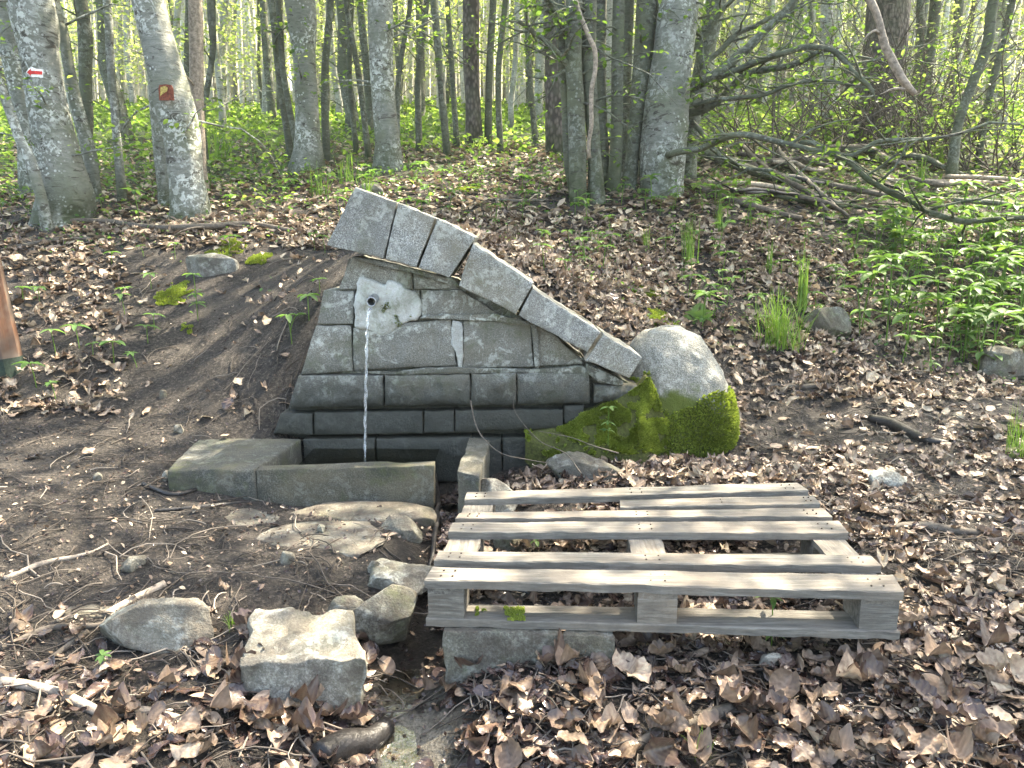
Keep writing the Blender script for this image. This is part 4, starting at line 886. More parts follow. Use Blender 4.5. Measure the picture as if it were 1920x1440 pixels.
while cnt < 285 and tries < 9000:
    tries += 1; Yt = 9.5+38*rB.random()**.8; px = rB.uniform(-80, 2000); X_ = (px-960)/F*Yt*1.0
    if Yt < 13 and 560 < px < 1000: continue
    if any((a-X_)**2+(b-Yt)**2 < (.28+.010*Yt)**2 for a, b in occ): continue
    occ.append((X_, Yt)); cnt += 1; zz = gz(X_, Yt); side = 'left' if px < 560 else ('middle' if px < 1150 else 'right')
    T = empty('forest_tree', (X_, Yt, zz), {'left': 'slender pale trunk in the sunlit wood beyond the left beeches', 'middle': 'slim grey trunk in the wood beyond the fountain', 'right': 'slim dark trunk in the shady wood beyond the clumped beech'}[side], 'tree', 'slender forest trees, '+side)
    o = link('trunk', BG[cnt % 10], None, T); o.rotation_euler = (rB.normal(0, .03), rB.normal(0, .03), rB.uniform(0, 6.28)); s_ = rB.uniform(.75, 1.25); o.scale = (s_, s_, 1)
    clr = 1.0 < X_ < 5.5 and Yt < 13.5
    if rB.random() < .8 and not clr: o = link('leaves', BL_[cnt % 6], None, T); o.rotation_euler = (0, 0, rB.uniform(0, 6.28)); o['kind'] = 'stuff'
    if not clr and rB.random() < (.0 if side == 'left' else .08 if side == 'middle' else .3): o = link('crown', CROWN_F[cnt % 4], None, T); o.location = (0, 0, 10.0); o.rotation_euler = (0, 0, rB.uniform(0, 6.28)); o['kind'] = 'stuff'
mb = MB()
for i in range(2600):
    Yt = rB.uniform(22, 90); X_ = rB.uniform(-.85, .85)*Yt; z0 = float(GZ(np.array([X_]), np.array([Yt]))[0]); d_ = rB.normal(0, .4, 2)
    V, fs = tube([[X_, Yt, z0-.3], [X_+d_[0]*.4, Yt+d_[1]*.4, z0+6], [X_+d_[0], Yt+d_[1], z0+14]], [rB.uniform(.05, .11), .06, .035], 4, cap=False); mb.add(V, fs)
tag(mb.build('far_trunks', M['farlit']), 'mass of distant trunks high on the wooded slope', kind='stuff')
n = 150000; Yt = rB.uniform(17, 95, n); X_ = rB.uniform(-.9, .9, n)*Yt; ns = fbm(np.stack([X_/3, Yt/3, Yt*0], -1), 2, 4); hz = rB.random(n)*17; 
kp = (ns+.6*fbm(np.stack([X_/2, Yt/2, hz/1.2], -1), 2, 9) > -.08)|(Yt > 80); X_, Yt, hz = X_[kp], Yt[kp], hz[kp]; Zt = GZ(X_, Yt, False)+hz
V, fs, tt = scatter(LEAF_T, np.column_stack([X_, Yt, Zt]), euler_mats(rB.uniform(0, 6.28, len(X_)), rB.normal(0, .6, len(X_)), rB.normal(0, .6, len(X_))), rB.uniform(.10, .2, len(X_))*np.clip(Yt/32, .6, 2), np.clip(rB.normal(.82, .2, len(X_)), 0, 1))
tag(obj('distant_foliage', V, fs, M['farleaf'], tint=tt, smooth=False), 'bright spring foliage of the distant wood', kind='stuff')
# unseen tall trees added outside the frame so their crowns shade the spring
for i, (x_, y_) in enumerate([(4.6,4.6),(7.4,7.6),(-5.2,4.0),(7.5,3.0)]):
    T = empty('shade_beech', (x_, y_, gz(x_, y_)), 'tall unseen beech added beside the spring to shade it', 'tree', 'unseen beeches added for shade')
    o = link('trunk', BG[i], None, T); o.scale = (1.6, 1.6, 1)
    for k, (dx, dy, dz) in enumerate([(0, 0, 8.2), (-1.2, .5, 6.4)]): c = link('crown', CROWN[(i+k) % 3], None, T); c.location = (dx, dy, dz); c.rotation_euler = (0, 0, i*2.1+k); c['kind'] = 'stuff'
# ------------------------------------------------------------------ shrub tangle on the right
mbS = None
for i in range(9):
    r = np.random.default_rng(500+i); px = [1380,1440,1500,1590,1700,1760,1830,1900,1660][i]; Ys = [9.8,9.2,10.6,10.2,9.6,10.8,9.0,9.6,11.5][i]; g = ground_hit(px, 300, 5, 12) if 0 else np.array([(px-960)/F*Ys, Ys, 0]); g[2] = gz(g[0], g[1])
    T = empty('shrub', g, ['tangled shrub of arching twigs right of the clumped beech','thin leafy shrub above the fallen branches','loose shrub in front of the pale trunk','dead twiggy thicket left of the thick dark spruce','dense bare thicket leaning on the thick dark spruce','leafy shrub right of the thick dark spruce','bright green shrub above the far right plants','leafy shrub at the right edge of the wood','dark brush behind the thick spruce'][i], 'shrub', 'shrubs under the trees on the right')
    mb = MB(); lv = []
    for k in range(30 if i in (3, 4, 8) else 15):
        a = r.uniform(0, 6.28); d = np.array([math.cos(a)*.8, math.sin(a)*.4, r.uniform(.5, 1.6)]); d /= np.linalg.norm(d); l = r.uniform(1.2, 3.0); pts = [g+[r.normal(0, .25), r.normal(0, .25), -.05]]
        for s_ in range(8): d = d+r.normal(size=3)*.14-[0, 0, .07]; d /= np.linalg.norm(d); pts.append(pts[-1]+d*l/8)
        pts = smooth_path(pts, 2); rr = np.linspace(.011, .0022, len(pts)); V, fs = tube(pts, rr, 5, cap=False); mb.add(V, fs)
        side_branches(mb, pts, rr*1.5, 9, .5, r, .2, .2, lv if i in (6, 7) or k % 3 == 0 else None, per=6, droop=.03)
    V, fs, tt = mb.out(); obj('branches', V, fs, M['twig'], T, tint=tt)['kind'] = 'stuff'
    V, fs, tt = leafmesh(lv, .06, r, .6); obj('leaves', V, fs, M['leaf'], T, tint=tt, smooth=False)['kind'] = 'stuff'
# ------------------------------------------------------------------ fallen branches and sticks
def stick(pts, mat, label, name='fallen_branch', cat='branch', lift=.4, Yf=None, group=None, wob=.012, seg=8, rough=.1, side=0):
    """pts (px, py, width px[, extra height]); lies on the ground"""
    P = []
    for q in pts:
        g = ground_hit(q[0], q[1]) if Yf is None else atY(q[0], q[1], Yf); rr = q[2]/2*np.linalg.norm(g-[0, 0, CAMZ])/F
        P.append([g[0], g[1], g[2]+(rr*lift if Yf is None else 0), rr])
    path = smooth_path(P, 6); path[:, 3] *= 1.0
    for s_ in range(3): path[:, s_] += wob*fbm(path[:, :3]*9+s_*7, 2, 11+s_)*(1 if s_ < 2 else .3)
    V, fs = tube(path[:, :3], np.maximum(path[:, 3], .0015), seg, rough, int(pts[0][0])); mb = MB(); mb.add(V, fs)
    if side: side_branches(mb, path[:, :3], path[:, 3]*2, side, .35, np.random.default_rng(abs(int(pts[0][1]))), .1, .25)
    return tag(mb.build(name, M[mat]), label, cat, group)
S = stick
S([(1624,-20,12),(1645,40,11),(1670,110,12),(1690,150,11),(1714,178,9)], 'pale', 'peeling dead branch hanging down into the upper right', Yf=4.2, name='hanging_branch', seg=14, rough=.22, side=2)
S([(0,1296,15),(60,1298,15),(130,1325,15),(200,1345,16),(270,1345,14),(350,1366,15)], 'pale', 'long grey curved stick across the lower left corner', seg=12)
S([(600,1440,46),(640,1420,46),(690,1400,40),(728,1385,34)], 'dark', 'thick black wet log stub at the bottom beside the stream', name='log', cat='log', seg=14)
S([(1180,1425,16),(1260,1385,22),(1320,1355,26),(1375,1336,22)], 'twig', 'broken splintered wood piece in front of the pallet', name='wood_piece', cat='wood', seg=6)
S([(205,1168,14),(250,1140,11),(309,1104,13)], 'pale', 'snapped bark covered stick resting on the flat slate rock')
S([(0,1230,10),(90,1195,11),(200,1175,10),(310,1132,8)], 'twig', 'long brown stick running past the flat slate rock')
S([(10,1090,9),(70,1068,9),(150,1045,6),(205,1030,4)], 'pale', 'pale stick on the yard mud at the left')
S([(90,1245,9),(150,1215,9),(170,1195,8)], 'twig', 'short stick with a white cut end left of the pale rocks')
S([(290,965,7),(350,960,8),(440,948,8),(560,943,6)], 'dark', 'dark wet branch below the left stone block')
S([(270,915,8),(330,930,8),(420,905,6)], 'dark', 'forked twig under the left stone block')
S([(60,424,5),(180,425,8),(280,437,10),(390,436,12),(470,434,9),(555,441,8)], 'twig', 'long dark fallen branch along the crest of the mound', side=7, lift=1.5)
S([(30,470,7),(120,460,8),(190,457,6)], 'twig', 'dead branch lying on the left of the mound crest', side=4)
S([(800,376,5),(880,374,6),(970,380,7),(1040,378,5)], 'twig', 'thin fallen branch on the bright clearing behind the fountain', side=5)
S([(1302,300,18),(1370,330,18),(1430,348,16),(1500,362,12)], 'beechd', 'thick grey fallen branch at the foot of the clumped beech', lift=2)
S([(1285,350,12),(1340,372,12),(1400,392,12),(1500,420,10)], 'twig', 'lower brown fallen branch below the thick grey one', lift=1, side=6)
S([(1320,346,9),(1380,355,9),(1430,362,8)], 'pale', 'pale straight stick between the fallen branches')
S([(1450,280,6),(1480,320,8),(1520,360,7),(1568,400,6)], 'pale', 'pale slanting stick right of the clumped beech', lift=3)
S([(1380,260,6),(1400,300,7),(1450,345,9),(1510,385,10),(1550,412,7)], 'twig', 'curving grey branch sloping down to the leaf litter', lift=4)
S([(1400,318,12),(1480,312,16),(1560,303,16),(1610,300,10)], 'twig', 'rotten brown log lying crosswise behind the fallen branches', name='log', cat='log')
S([(1650,343,8),(1720,350,12),(1800,350,12),(1860,345,8),(1920,338,6)], 'pale', 'peeled fallen log in the greenery at right', name='log', cat='log')
rH = np.random.default_rng(88); LB = ['grey', 'brown', 'pale', 'dark']
for i in range(26):
    x0 = rH.uniform(1270, 1820); y0 = rH.uniform(292, 400); L_ = rH.uniform(90, 260); dy = rH.uniform(-5, 45)*L_/180; w_ = rH.uniform(4, 11)
    k_ = i % 4; S([(x0, y0, w_), (x0+L_*.35, y0+dy*.3+rH.normal(0, 5), w_), (x0+L_*.7, y0+dy*.7+rH.normal(0, 5), w_*.8), (x0+L_, y0+dy, w_*.5)], ['beechd', 'twig', 'pale', 'dark'][k_],
      LB[k_]+' branch in the heap of fallen branches right of the clumped beech', lift=rH.uniform(1, 5), side=3, group=LB[k_]+' branches of the fallen heap')
S([(1480,388,6),(1560,420,6),(1640,430,5),(1755,452,5)], 'dark', 'dark twiggy branch above the green plants', side=8)
S([(1432,733,10),(1500,735,12),(1560,736,9)], 'twig', 'short flat grey board end in the leaf litter', name='wood_piece', cat='wood')
S([(1630,790,14),(1680,810,20),(1730,830,18),(1775,838,9)], 'dark', 'dark rotten branch lying on the mud at right', seg=10)
S([(1380,820,9),(1340,842,8),(1300,850,6)], 'twig', 'brown stick touching the foot of the boulder')
S([(1650,1000,14),(1720,992,18),(1800,1000,16),(1850,1003,8)], 'twig', 'grey weathered stick right of the pallet')
S([(1740,1140,12),(1820,1132,15),(1925,1125,14)], 'dark', 'dark plank-like wood piece at the right edge', name='wood_piece', cat='wood', seg=6)
S([(1560,895,8),(1610,915,10),(1640,925,8)], 'twig', 'short grey stick beside the small tan stone')
S([(1140,1190,4),(1000,1120,5),(930,1110,4)], 'dark', 'twig lying inside the front of the pallet')
S([(1790,965,6),(1850,975,8),(1920,992,10)], 'pale', 'pale branch end at the right edge of the mud')
S([(390,870,5),(400,905,5),(415,945,4)], 'twig', 'small upright twig in front of the left stone block')
S([(815,930,10),(822,975,9),(812,1035,8),(800,1085,6)], 'dark', 'wet branch lying in the channel beside the pallet', lift=3)
# thin runner twigs arching before the wall
def arch(pts, w_, label):
    P = smooth_path([atY(a, b, c_) for a, b, c_ in pts], 8); V, fs = tube(P, np.linspace(w_, w_*.4, len(P)), 6, .1, 3); tag(obj('runner_twig', V, fs, M['twig']), label, 'twig')
arch([(882,750,3.33),(890,790,3.28),(905,820,3.2),(940,850,3.1),(990,862,3.0),(1028,868,2.98)], .004, 'thin bare runner arching down in front of the middle stones')
arch([(1090,888,2.95),(1060,850,3.1),(1010,825,3.2),(965,770,3.3),(968,730,3.33)], .003, 'fine twig curving up the wall over the mossy foot')
arch([(1160,850,3.05),(1110,835,3.1),(1070,820,3.15),(1010,808,3.2)], .0035, 'straight bare twig crossing the moss cushion')
# loose twig litter
r = np.random.default_rng(9); mb = MB()
def zone_twig():
    while True:
        px, py = r.uniform(-60, 1980), r.uniform(430, 1440)
        if py < 700 and 650 < px < 1200: continue
        d = .25
        if px > 1350 and 720 < py < 1100: d = 1
        if py > 1180: d = .55
        if px < 780 and py > 780: d = .45
        if 600 < px < 1220 and 690 < py < 940: d = .1
        if 780 < px < 1700 and 900 < py < 1190: d = .15
        if 690 < px < 870 and py > 1200: d = .04
        if r.random() < d: return px, py
for i in range(1700):
    px, py = zone_twig(); g = ground_hit(px, py, 1.25, 12); a = r.uniform(0, 6.28); l = r.uniform(.04, .28)*(1 if r.random() < .85 else 2); pts = []; cur = g[:2].copy()
    for s_ in range(6): pts.append(cur.copy()); a += r.normal(0, .35); cur = cur+np.array([math.cos(a), math.sin(a)])*l/6
    pts = np.array(pts); zz = GZ(pts[:, 0], pts[:, 1])+.004+r.uniform(0, .02)*np.sin(np.linspace(0, 3.14, 6)); w_ = r.uniform(.0012, .0035)
    V, fs = tube(np.column_stack([pts, zz]), np.linspace(w_, w_*.5, 6), 5, cap=False); mb.add(V, fs, r.random())
t = NT('twig litter'); col = t.ramp(t.attr('tint'), [(0, (.02, .016, .013)), (.6, (.055, .044, .035)), (1, (.20, .17, .14))]); M['tl'] = t.fin(col, .75)
tag(mb.build('twig_litter', M['tl']), 'thin twigs strewn over the ground', kind='stuff')
# ------------------------------------------------------------------ leaf litter
LT = [leaf_tmpl(6, 4, random.choice([-.5, .3, .7, 1.0]), random.choice([-.2, .15, .35, .5]), .05, random.choice([.55, .65, .75]), 70+i) for i in range(8)]
def dens(px, py):
    d = np.zeros_like(px)
    d = np.where((py > 1180), .95, d); d = np.where((py > 1180) & (px < 430), .42, d)
    d = np.where((py > 1180) & (np.abs(px-780) < 85), .10, d)
    d = np.where((px > 980) & (py <= 1180) & (py > 690), .75, d)
    d = np.where((px > 1400) & (py > 750) & (py < 930), .25, d)
    d = np.where((px > 830) & (py <= 690), 1.0, d)
    d = np.where((px > 1640) & (py <= 690), .6, d)
    d = np.where((px <= 830) & (py < 470), .75, d)
    d = np.where((px <= 240) & (py >= 440) & (py < 780), .35, d)
    d = np.where((px > 240) & (px < 660) & (py >= 470) & (py < 780), .05, d)
    d = np.where((px < 800) & (py >= 780) & (py <= 1150), .006, d)
    d = np.where((px < 460) & (py > 1150) & (py < 1250), .12, d)
    d = np.where((py > 900) & (py < 1190) & (px > 800) & (px < 1700), .8, d)
    d = np.where((px < 980) & (px > 820) & (py > 840) & (py < 940), .9, d)
    d = np.where((py < 330), d*.6, d)
    return d
r = np.random.default_rng(31)
def litter(n, ymin, ymax, xw, size, tm, name, label, lift=.012, pitch=.35, minsize=.5, extra=0.0, shift=0.0):
    Yl = ymin+(ymax-ymin)*r.random(n); Xl = r.uniform(-1, 1, n)*(Yl*.74+.1) if xw is None else r.uniform(xw[0], xw[1], n)
    Zl = GZ(Xl, Yl); px, py = proj(Xl, Yl, Zl); cl = .75+.5*fbm(xyz(Xl*2.2, Yl*2.2), 2, 55)
    k = r.random(n) < np.maximum(dens(px, py), extra)*np.clip(cl, .15, 1.3)
    inw = (Xl > -1.05) & (Xl < .62) & (Yl > 3.3) & (Yl < 3.78); inb = (Xl > -1.3) & (Xl < -.33) & (Yl > 2.85) & (Yl < 3.4)
    inbo = (Xl > .55) & (Xl < 1.1) & (Yl > 3.34) & (Yl < 3.9)
    k &= ~inw & ~inb & ~inbo; Xl, Yl, Zl, px, py = Xl[k], Yl[k], Zl[k], px[k], py[k]; m = len(Xl)
    wetness = np.clip(np.exp(-(segd(Xl, Yl, CH)/.25)**2)*.9 + .45*(py > 1180)+.3*((px > 1400) & (py > 760) & (py < 900)), 0, 1)
    tint = np.clip(shift+r.normal(.56, .27, m)-wetness*r.uniform(.1, .75, m), 0, 1)
    stack = r.random(m)**2*lift*(1-.6*wetness); sz = size*(minsize+r.random(m)**1.5*(1.5-minsize)); S3 = np.column_stack([sz*r.uniform(.65, 1.2, m), sz*r.uniform(.8, 1.2, m), sz*r.uniform(.3, 1.4, m)*(1-.55*wetness)])
    P = np.column_stack([Xl, Yl, Zl+.005+stack]); Mx = euler_mats(r.uniform(0, 6.28, m), r.normal(0, pitch, m), r.normal(0, pitch, m))
    mb = MB()
    if isinstance(tm, list):
        w_ = r.integers(0, len(tm), m)
        for i, tt_ in enumerate(tm):
            q = w_ == i
            if q.any(): V, fs, tt = scatter(tt_, P[q], Mx[q], S3[q], tint[q]); mb.add(V, fs, tt)
    else: V, fs, tt = scatter(tm, P, Mx, S3, tint); mb.add(V, fs, tt)
    return tag(mb.build(name, M['dead'], smooth=False), label, kind='stuff')
litter(15000, 1.22, 3.6, None, .048, LT, 'leaf_litter', 'matted brown beech leaves round the spring', .022, .30)
litter(26000, 1.22, 3.6, None, .017, LEAF_S, 'leaf_crumbs', 'broken leaf crumbs between the leaves', .012, .5, extra=.16)
litter(27000, 3.0, 6.0, None, .055, LT[:3], 'leaf_litter', 'dry tan beech leaves covering the slope', .035, .38, shift=.2)
litter(44000, 5.0, 12.0, None, .07, LEAF_S, 'leaf_litter', 'thin brown leaf cover farther up', .02, .35, shift=.2)
litter(52000, 1.22, 5.8, None, .012, LEAF_T, 'soil_crumbs', 'dark crumbs of soil and bark on the trodden yard', .006, .6, extra=.4, shift=-.52)
# single large leaves nearest the camera
lm = []
for i in range(8):
    tv, tf, td = leaf_tmpl(12, 8, [-.6, .4, .9, 1.3, .2, -.3, .7, 1.1][i], [.3, .5, -.25, .15, .6, .4, -.4, .2][i], .035, [.6, .7, .8, .65, .75, .6, .7, .85][i], 90+i)
    for lvl in range(3):
        m = mkmesh('fallen_leaf', tv, tf, np.clip([.30, .56, .84][lvl]+.04*(i % 3)+td, 0, 1), True); m.materials.append(M['dead']); lm.append(m)
cnt = 0; kinds = [('dark wet beech leaf lying on the mud in front of the pallet', 'dark wet leaves in front'), ('dry tan beech leaf curling on the mud in front of the pallet', 'dry tan leaves in front'), ('pale bleached beech leaf lying in front of the pallet', 'pale bleached leaves in front')]
while cnt < 230:
    px, py = r.uniform(0, 1920), r.uniform(1170, 1450)
    if r.random() > float(dens(np.array([px]), np.array([py]))[0]): continue
    g = ground_hit(px, py, 1.2, 4); wt = float(np.exp(-(segd(np.array([g[0]]), np.array([g[1]]), CH)/.2)**2)[0]); lvl = int(np.clip(r.normal(1.2, .7)-wt*1.2, 0, 2.4))
    o = link('fallen_leaf', lm[int(r.integers(0, 8))*3+lvl], None); o.location = (g[0], g[1], g[2]+.018+r.random()*.02); s_ = r.uniform(.048, .082)
    o.scale = (s_, s_, s_*r.uniform(.5, 1.1)); o.rotation_euler = (r.normal(0, .3), r.normal(0, .3), r.uniform(0, 6.28)); tag(o, kinds[lvl][0], 'leaf', kinds[lvl][1]); cnt += 1
# ------------------------------------------------------------------ plants
def leaflet(L, W, n=5):
    V = []; 
    for i in range(n+1):
        t_ = i/n; w_ = W/2*max(.02, math.sin(math.pi*t_)**.8)
        for s_ in (-1, 0, 1): V.append([s_*w_, t_*L, .10*L*abs(s_)*math.sin(math.pi*t_)-.35*L*t_*t_])
    Fq = [[i*3+j, i*3+j+1, i*3+j+4, i*3+j+3] for i in range(n) for j in (0, 1)]
    return np.array(V), np.array(Fq)
def rotz(V, a): c, s = math.cos(a), math.sin(a); return np.column_stack([V[:, 0]*c-V[:, 1]*s, V[:, 0]*s+V[:, 1]*c, V[:, 2]])
def rotx(V, a): c, s = math.cos(a), math.sin(a); return np.column_stack([V[:, 0], V[:, 1]*c-V[:, 2]*s, V[:, 1]*s+V[:, 2]*c])
def herb_parts(seed, H, tiers, nl, L):
    r = np.random.default_rng(seed); st = MB(); lf = MB(); lean = r.normal(0, .12, 2)
    P = np.array([[lean[0]*s_*s_*H, lean[1]*s_*s_*H, H*s_-.01] for s_ in np.linspace(0, 1, 6)]); V, fs = tube(P, .0022, 5, cap=False); st.add(V, fs)
    for k in range(tiers):
        top = P[int(round((k+1)/tiers*5))]; n = nl+int(r.integers(-1, 2)); a0 = r.uniform(0, 6.28)
        for i in range(n):
            l = L*r.uniform(.75, 1.15)*(1 if k == tiers-1 else .8); V, Fq = leaflet(l, l*r.uniform(.36, .46)); V = rotx(V, r.uniform(-.1, .45)); V = rotz(V, a0+i*6.283/n+r.normal(0, .15)); lf.add(V+top, [Fq], np.clip(r.normal(.5, .2), 0, 1))
    return st, lf
HERB = []
for i in range(8):
    st, lf = herb_parts(700+i, [.09, .13, .17, .2, .11, .15, .22, .08][i], [1, 1, 2, 2, 1, 2, 3, 1][i], 5, [.055, .06, .065, .06, .06, .05, .055, .04][i])
    a, b, c_ = st.out(); m1 = mkmesh('stem', a, b, c_); m1.materials.append(M['grass']); a, b, c_ = lf.out(); m2 = mkmesh('leaves', a, b, c_); m2.materials.append(M['herb']); HERB.append((m1, m2))
def herb(px, py, kind, scale, label, group, rot=None, name='woodland_herb', cat='plant', Yhit=None):
    g = ground_hit(px, py) if Yhit is None else atY(px, py, Yhit); T = empty(name, g, label, cat, group); T.scale = (scale,)*3; T.rotation_euler = (0, 0, random.uniform(0, 6.28) if rot is None else rot)
    link('stem', HERB[kind][0], None, T); o = link('leaves', HERB[kind][1], None, T); o['kind'] = 'stuff'; return T
LM = [(75,560),(210,490),(225,560),(235,590),(290,610),(150,655),(175,660),(105,660),(278,640),(215,680),(257,680),(590,460),(600,545),(580,600),(545,620),(548,648),(45,565),(70,730),(105,745),(610,470),(285,545),(430,475),(270,480),(330,490)]
for i, (a, b) in enumerate(LM): herb(a, b+10, [0, 4, 7, 1][i % 4], random.uniform(.9, 1.35), 'small palmate herb growing on the bare dark mound', 'herbs on the bare mound')
r = np.random.default_rng(41); k = 0
while k < 150:
    px, py = r.uniform(1600, 1960), r.uniform(430, 715)
    if py > 480+(px-1600)*.6+190 or (px < 1650 and py > 640): continue
    herb(px, py, [1, 2, 3, 5, 6, 2][k % 6], r.uniform(1.5, 2.4), 'leafy green herb in the thick patch at right', 'herbs of the green patch'); k += 1
for i in range(130):
    px, py = r.uniform(900, 1680), r.uniform(375, 640)
    if px < 1000 and py > 440: continue
    if px < 1250 and py > 520: continue
    if r.random() < .35*(py > 500): continue
    herb(px, py, [0, 4, 1, 7, 5, 2][i % 6], r.uniform(.8, 1.5), 'scattered green herb growing through the leaf litter of the slope', 'herbs on the leaf slope')
for i in range(60):
    px = r.uniform(0, 1060) if i % 3 else r.uniform(1080, 1500); herb(px, r.uniform(345, 420), [0, 4, 1, 2][i % 4], r.uniform(.9, 1.7), 'green herb at the foot of the trees', 'herbs under the trees')
herb(1445, 1232, 6, .75, 'bright green sprig sprouting in front of the pallet', None, name='green_sprig')
herb(1140, 832, 6, .8, 'green sprig growing from the moss cushion', None, name='green_sprig', Yhit=3.22)
herb(1005, 1042, 5, .8, 'green sprig growing up between the pallet slats', None, name='green_sprig')
herb(372, 608, 6, 1.3, 'tall pale leaved sprig in the middle of the mound', None, name='green_sprig')
herb(205, 1268, 7, .7, 'low pale sprig below the rounded pale rock', None, name='green_sprig')
def tuft(px, py, h, n, spread, label, w_=.004, Yhit=None, droop=.5, group=None):
    g = ground_hit(px, py) if Yhit is None else atY(px, py, Yhit); r = np.random.default_rng(int(px)); mb = MB()
    for i in range(n):
        a = r.uniform(0, 6.28); l = h*r.uniform(.55, 1.1); b = g+[r.normal(0, spread*.25), r.normal(0, spread*.25), -.01]; out = r.uniform(.1, 1)*spread; V = []
        for s_ in np.linspace(0, 1, 7):
            p = b+np.array([math.cos(a)*out*s_**1.6, math.sin(a)*out*s_**1.6, l*(s_-droop*.5*out/spread*s_**3)]); wv = np.array([-math.sin(a), math.cos(a), 0])*w_*(1-s_**2*.95)
            V += [p-wv/2, p+wv/2]
        Fq = np.array([[2*k, 2*k+1, 2*k+3, 2*k+2] for k in range(6)]); mb.add(np.array(V), [Fq], np.clip(r.normal(.5, .25), 0, 1))
    return tag(mb.build('grass_tuft', M['grass'], smooth=True), label, 'grass', group)
tuft(437, 1175, .055, 34, .035, 'short bright grass tuft between the two pale rocks', .0025)
tuft(674, 1180, .075, 20, .03, 'thin grass tuft rising behind the squarish rock', .0025, Yhit=2.02)
tuft(1462, 650, .42, 130, .26, 'large arching grass tussock in front of the dark mossy stone', .006)
tuft(1502, 590, .52, 30, .07, 'tall stiff iris like blades above the tussock', .009)
tuft(1290, 500, .38, 44, .08, 'upright grass clump on the leaf slope left of the iris blades', .006)
tuft(1212, 480, .22, 20, .05, 'small thin grass clump highest to the left on the leaf slope', .005)
tuft(1348, 435, .30, 28, .06, 'grass clump near the fallen branches', .006)
tuft(1440, 520, .28, 18, .05, 'sparse grass clump between the taller clumps', .005)
tuft(1725, 355, .35, 34, .1, 'tall grass clump beside the peeled log', .01)
tuft(1760, 320, .35, 34, .1, 'tall grass clump beyond the peeled log', .012)
tuft(1902, 865, .28, 46, .08, 'fine grass at the right edge above the mud', .003)
tuft(1320, 1440, .10, 8, .05, 'single thin grass blades at the bottom edge', .0025)
tuft(690, 370, .22, 26, .12, 'grass blades right behind the top cope stone', .008, Yhit=None)
tuft(600, 372, .36, 26, .14, 'bright grass clump left behind the top cope stone', .008)
tuft(655, 345, .36, 22, .14, 'grass clump at the foot of the white lichened beech', .009)
tuft(410, 300, .5, 24, .3, 'long blades in the sunny meadow by the plaque bearing beech', .02)
# fern
g = ground_hit(1305, 615); mb = MB()
for f_, (az, L) in enumerate([(.3, .17), (1.9, .15), (-1.2, .13)]):
    ax = np.array([math.sin(az)*.6, math.cos(az)*.3-.1, .75]); ax /= np.linalg.norm(ax); sd = np.cross(ax, [0, 1, 0.2]); sd /= np.linalg.norm(sd)
    for i in range(14):
        t_ = .2+.8*i/13; p = g+ax*L*t_+[0, 0, -.05*t_*t_]; l = L*.42*(1-t_)**.7+.006
        for s_ in (-1, 1):
            d = sd*s_+ax*.35; q = np.array([p, p+d*l*.5+ax*.006, p+d*l, p+d*l*.5-ax*.006]); mb.add(q, [np.array([[0, 1, 2, 3]])], .8)
    V, fs = tube([g, g+ax*L*.5, g+ax*L+[0, 0, -.05]], [.0015, .001, .0006], 4, cap=False); mb.add(V, fs, .5)
tag(mb.build('fern', M['herb']), 'small pale green fern above the boulder', 'fern')
# ground moss cushions
for i, (a, b, w_, h_) in enumerate([(325,560,60,20),(352,628,36,20),(425,470,60,20),(485,490,46,22),(400,502,50,18),(1245,610,60,22),(1210,555,50,16),(880,357,50,16),(1860,700,50,20)]):
    g = ground_hit(a, b); s_ = np.linalg.norm(g-[0, 0, CAMZ])/F; rr = w_*s_*.55; n = 16; aa, bb = np.meshgrid(np.linspace(-1, 1, n), np.linspace(-1, 1, n)); V = np.column_stack([(g[0]+aa*rr).ravel(), (g[1]+bb*rr*1.2).ravel()])
    V = np.column_stack([V, GZ(V[:, 0], V[:, 1])+.010*np.clip(1-aa.ravel()**2-bb.ravel()**2, 0, 1)]); ii = np.arange(n*n).reshape(n, n)
    Tq = np.vstack([np.stack([ii[:-1, :-1], ii[:-1, 1:], ii[1:, 1:]], -1).reshape(-1, 3), np.stack([ii[:-1, :-1], ii[1:, 1:], ii[1:, :-1]], -1).reshape(-1, 3)])
    o = mossify('moss_cushion', V, Tq, lambda P, N: (((P[:, 0]-g[0])/rr)**2+((P[:, 1]-g[1])/rr/1.2)**2 + 1.1*fbm(P*17, 3, i)) < .62, 2600, .011, None, 20+i)
    tag(o, ['ragged yellow moss cushion in the middle of the mound', 'small round moss cushion low on the mound', 'flat moss patch behind the rock on the mound', 'bright moss patch right of the rock on the mound', 'moss clinging to the front of the rock on the mound', 'moss patch on the slope above the boulder', 'small moss patch left of the fern', 'moss patch on the bright clearing', 'moss on the rock at the right edge'][i], 'moss')
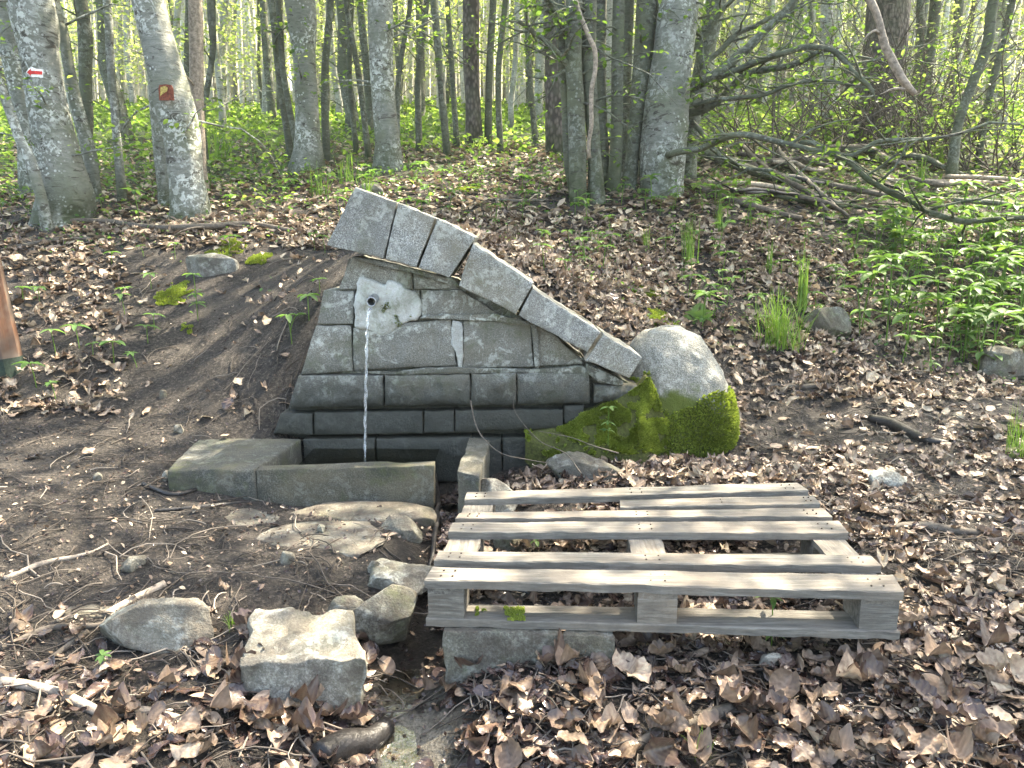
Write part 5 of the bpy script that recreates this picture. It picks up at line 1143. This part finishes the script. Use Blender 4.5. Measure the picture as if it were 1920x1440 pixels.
# meadow undergrowth
def ground_cover(n, ylo, yhi, size, name, label, cond, hmax=.16, mat='leaf', mean=.65):
    r = np.random.default_rng(n); Yl = ylo+(yhi-ylo)*r.random(n)**.8; Xl = r.uniform(-.8, .8, n)*Yl; Zl = GZ(Xl, Yl); px, py = proj(Xl, Yl, Zl)
    k = (r.random(n) < cond(px, py, Xl, Yl))&(fbm(xyz(Xl*1.1, Yl*1.1), 3, 77) > -.45+r.normal(0, .25, n)); Xl, Yl, Zl = Xl[k], Yl[k], Zl[k]; m = len(Xl)
    V, fs, tt = scatter(LEAF_S, np.column_stack([Xl, Yl, Zl+.01+hmax*r.random(m)**1.5*np.clip(Yl/9, .3, 1.6)]), euler_mats(r.uniform(0, 6.28, m), r.normal(0, .5, m), r.normal(0, .5, m)), size*r.uniform(.6, 1.4, m)*np.clip(Yl/9, .6, 2.2), np.clip(r.normal(mean, .2, m), 0, 1))
    tag(obj(name, V, fs, M[mat], tint=tt, smooth=False), label, kind='stuff')
ground_cover(52000, 6.3, 30, .065, 'undergrowth', 'low green ground cover of the sunny wood floor', lambda px, py, x, y: np.where(px < 560, 1.0, np.where(px < 1000, np.where(y > 9, .9, .35), np.where(px < 1500, np.where(y > 9, .8, .25), .8))))
ground_cover(12000, 4.4, 8, .042, 'ground_herbs', 'tiny green seedlings between the leaves', lambda px, py, x, y: np.where(px > 1560, .9, np.where(px > 820, .5, np.where(y > 5.4, .5, .03))), .07, 'herb', .5)

# ------------------------------------------------------------------ pale volume added to stand in for the sun's bloom
t = NT('glare_haze'); t.m.node_tree.nodes.remove(t.o); o_ = t.t.nodes.new('ShaderNodeOutputMaterial'); v_ = t.t.nodes.new('ShaderNodeVolumePrincipled')
v_.inputs['Density'].default_value = .0008; v_.inputs['Color'].default_value = (.93, .97, .90, 1); v_.inputs['Anisotropy'].default_value = .3; t.t.links.new(v_.outputs[0], o_.inputs['Volume'])
a_, b_, c_ = (-140, 140), (-40, 160), (-6, 50)
V = [(x, y, z) for z in c_ for y in b_ for x in a_]
tag(obj('glare_haze', V, np.array([[0,2,3,1],[4,5,7,6],[0,1,5,4],[2,6,7,3],[0,4,6,2],[1,3,7,5]]), t.m, smooth=False), 'pale air added between the trees to imitate sun glare', kind='stuff')
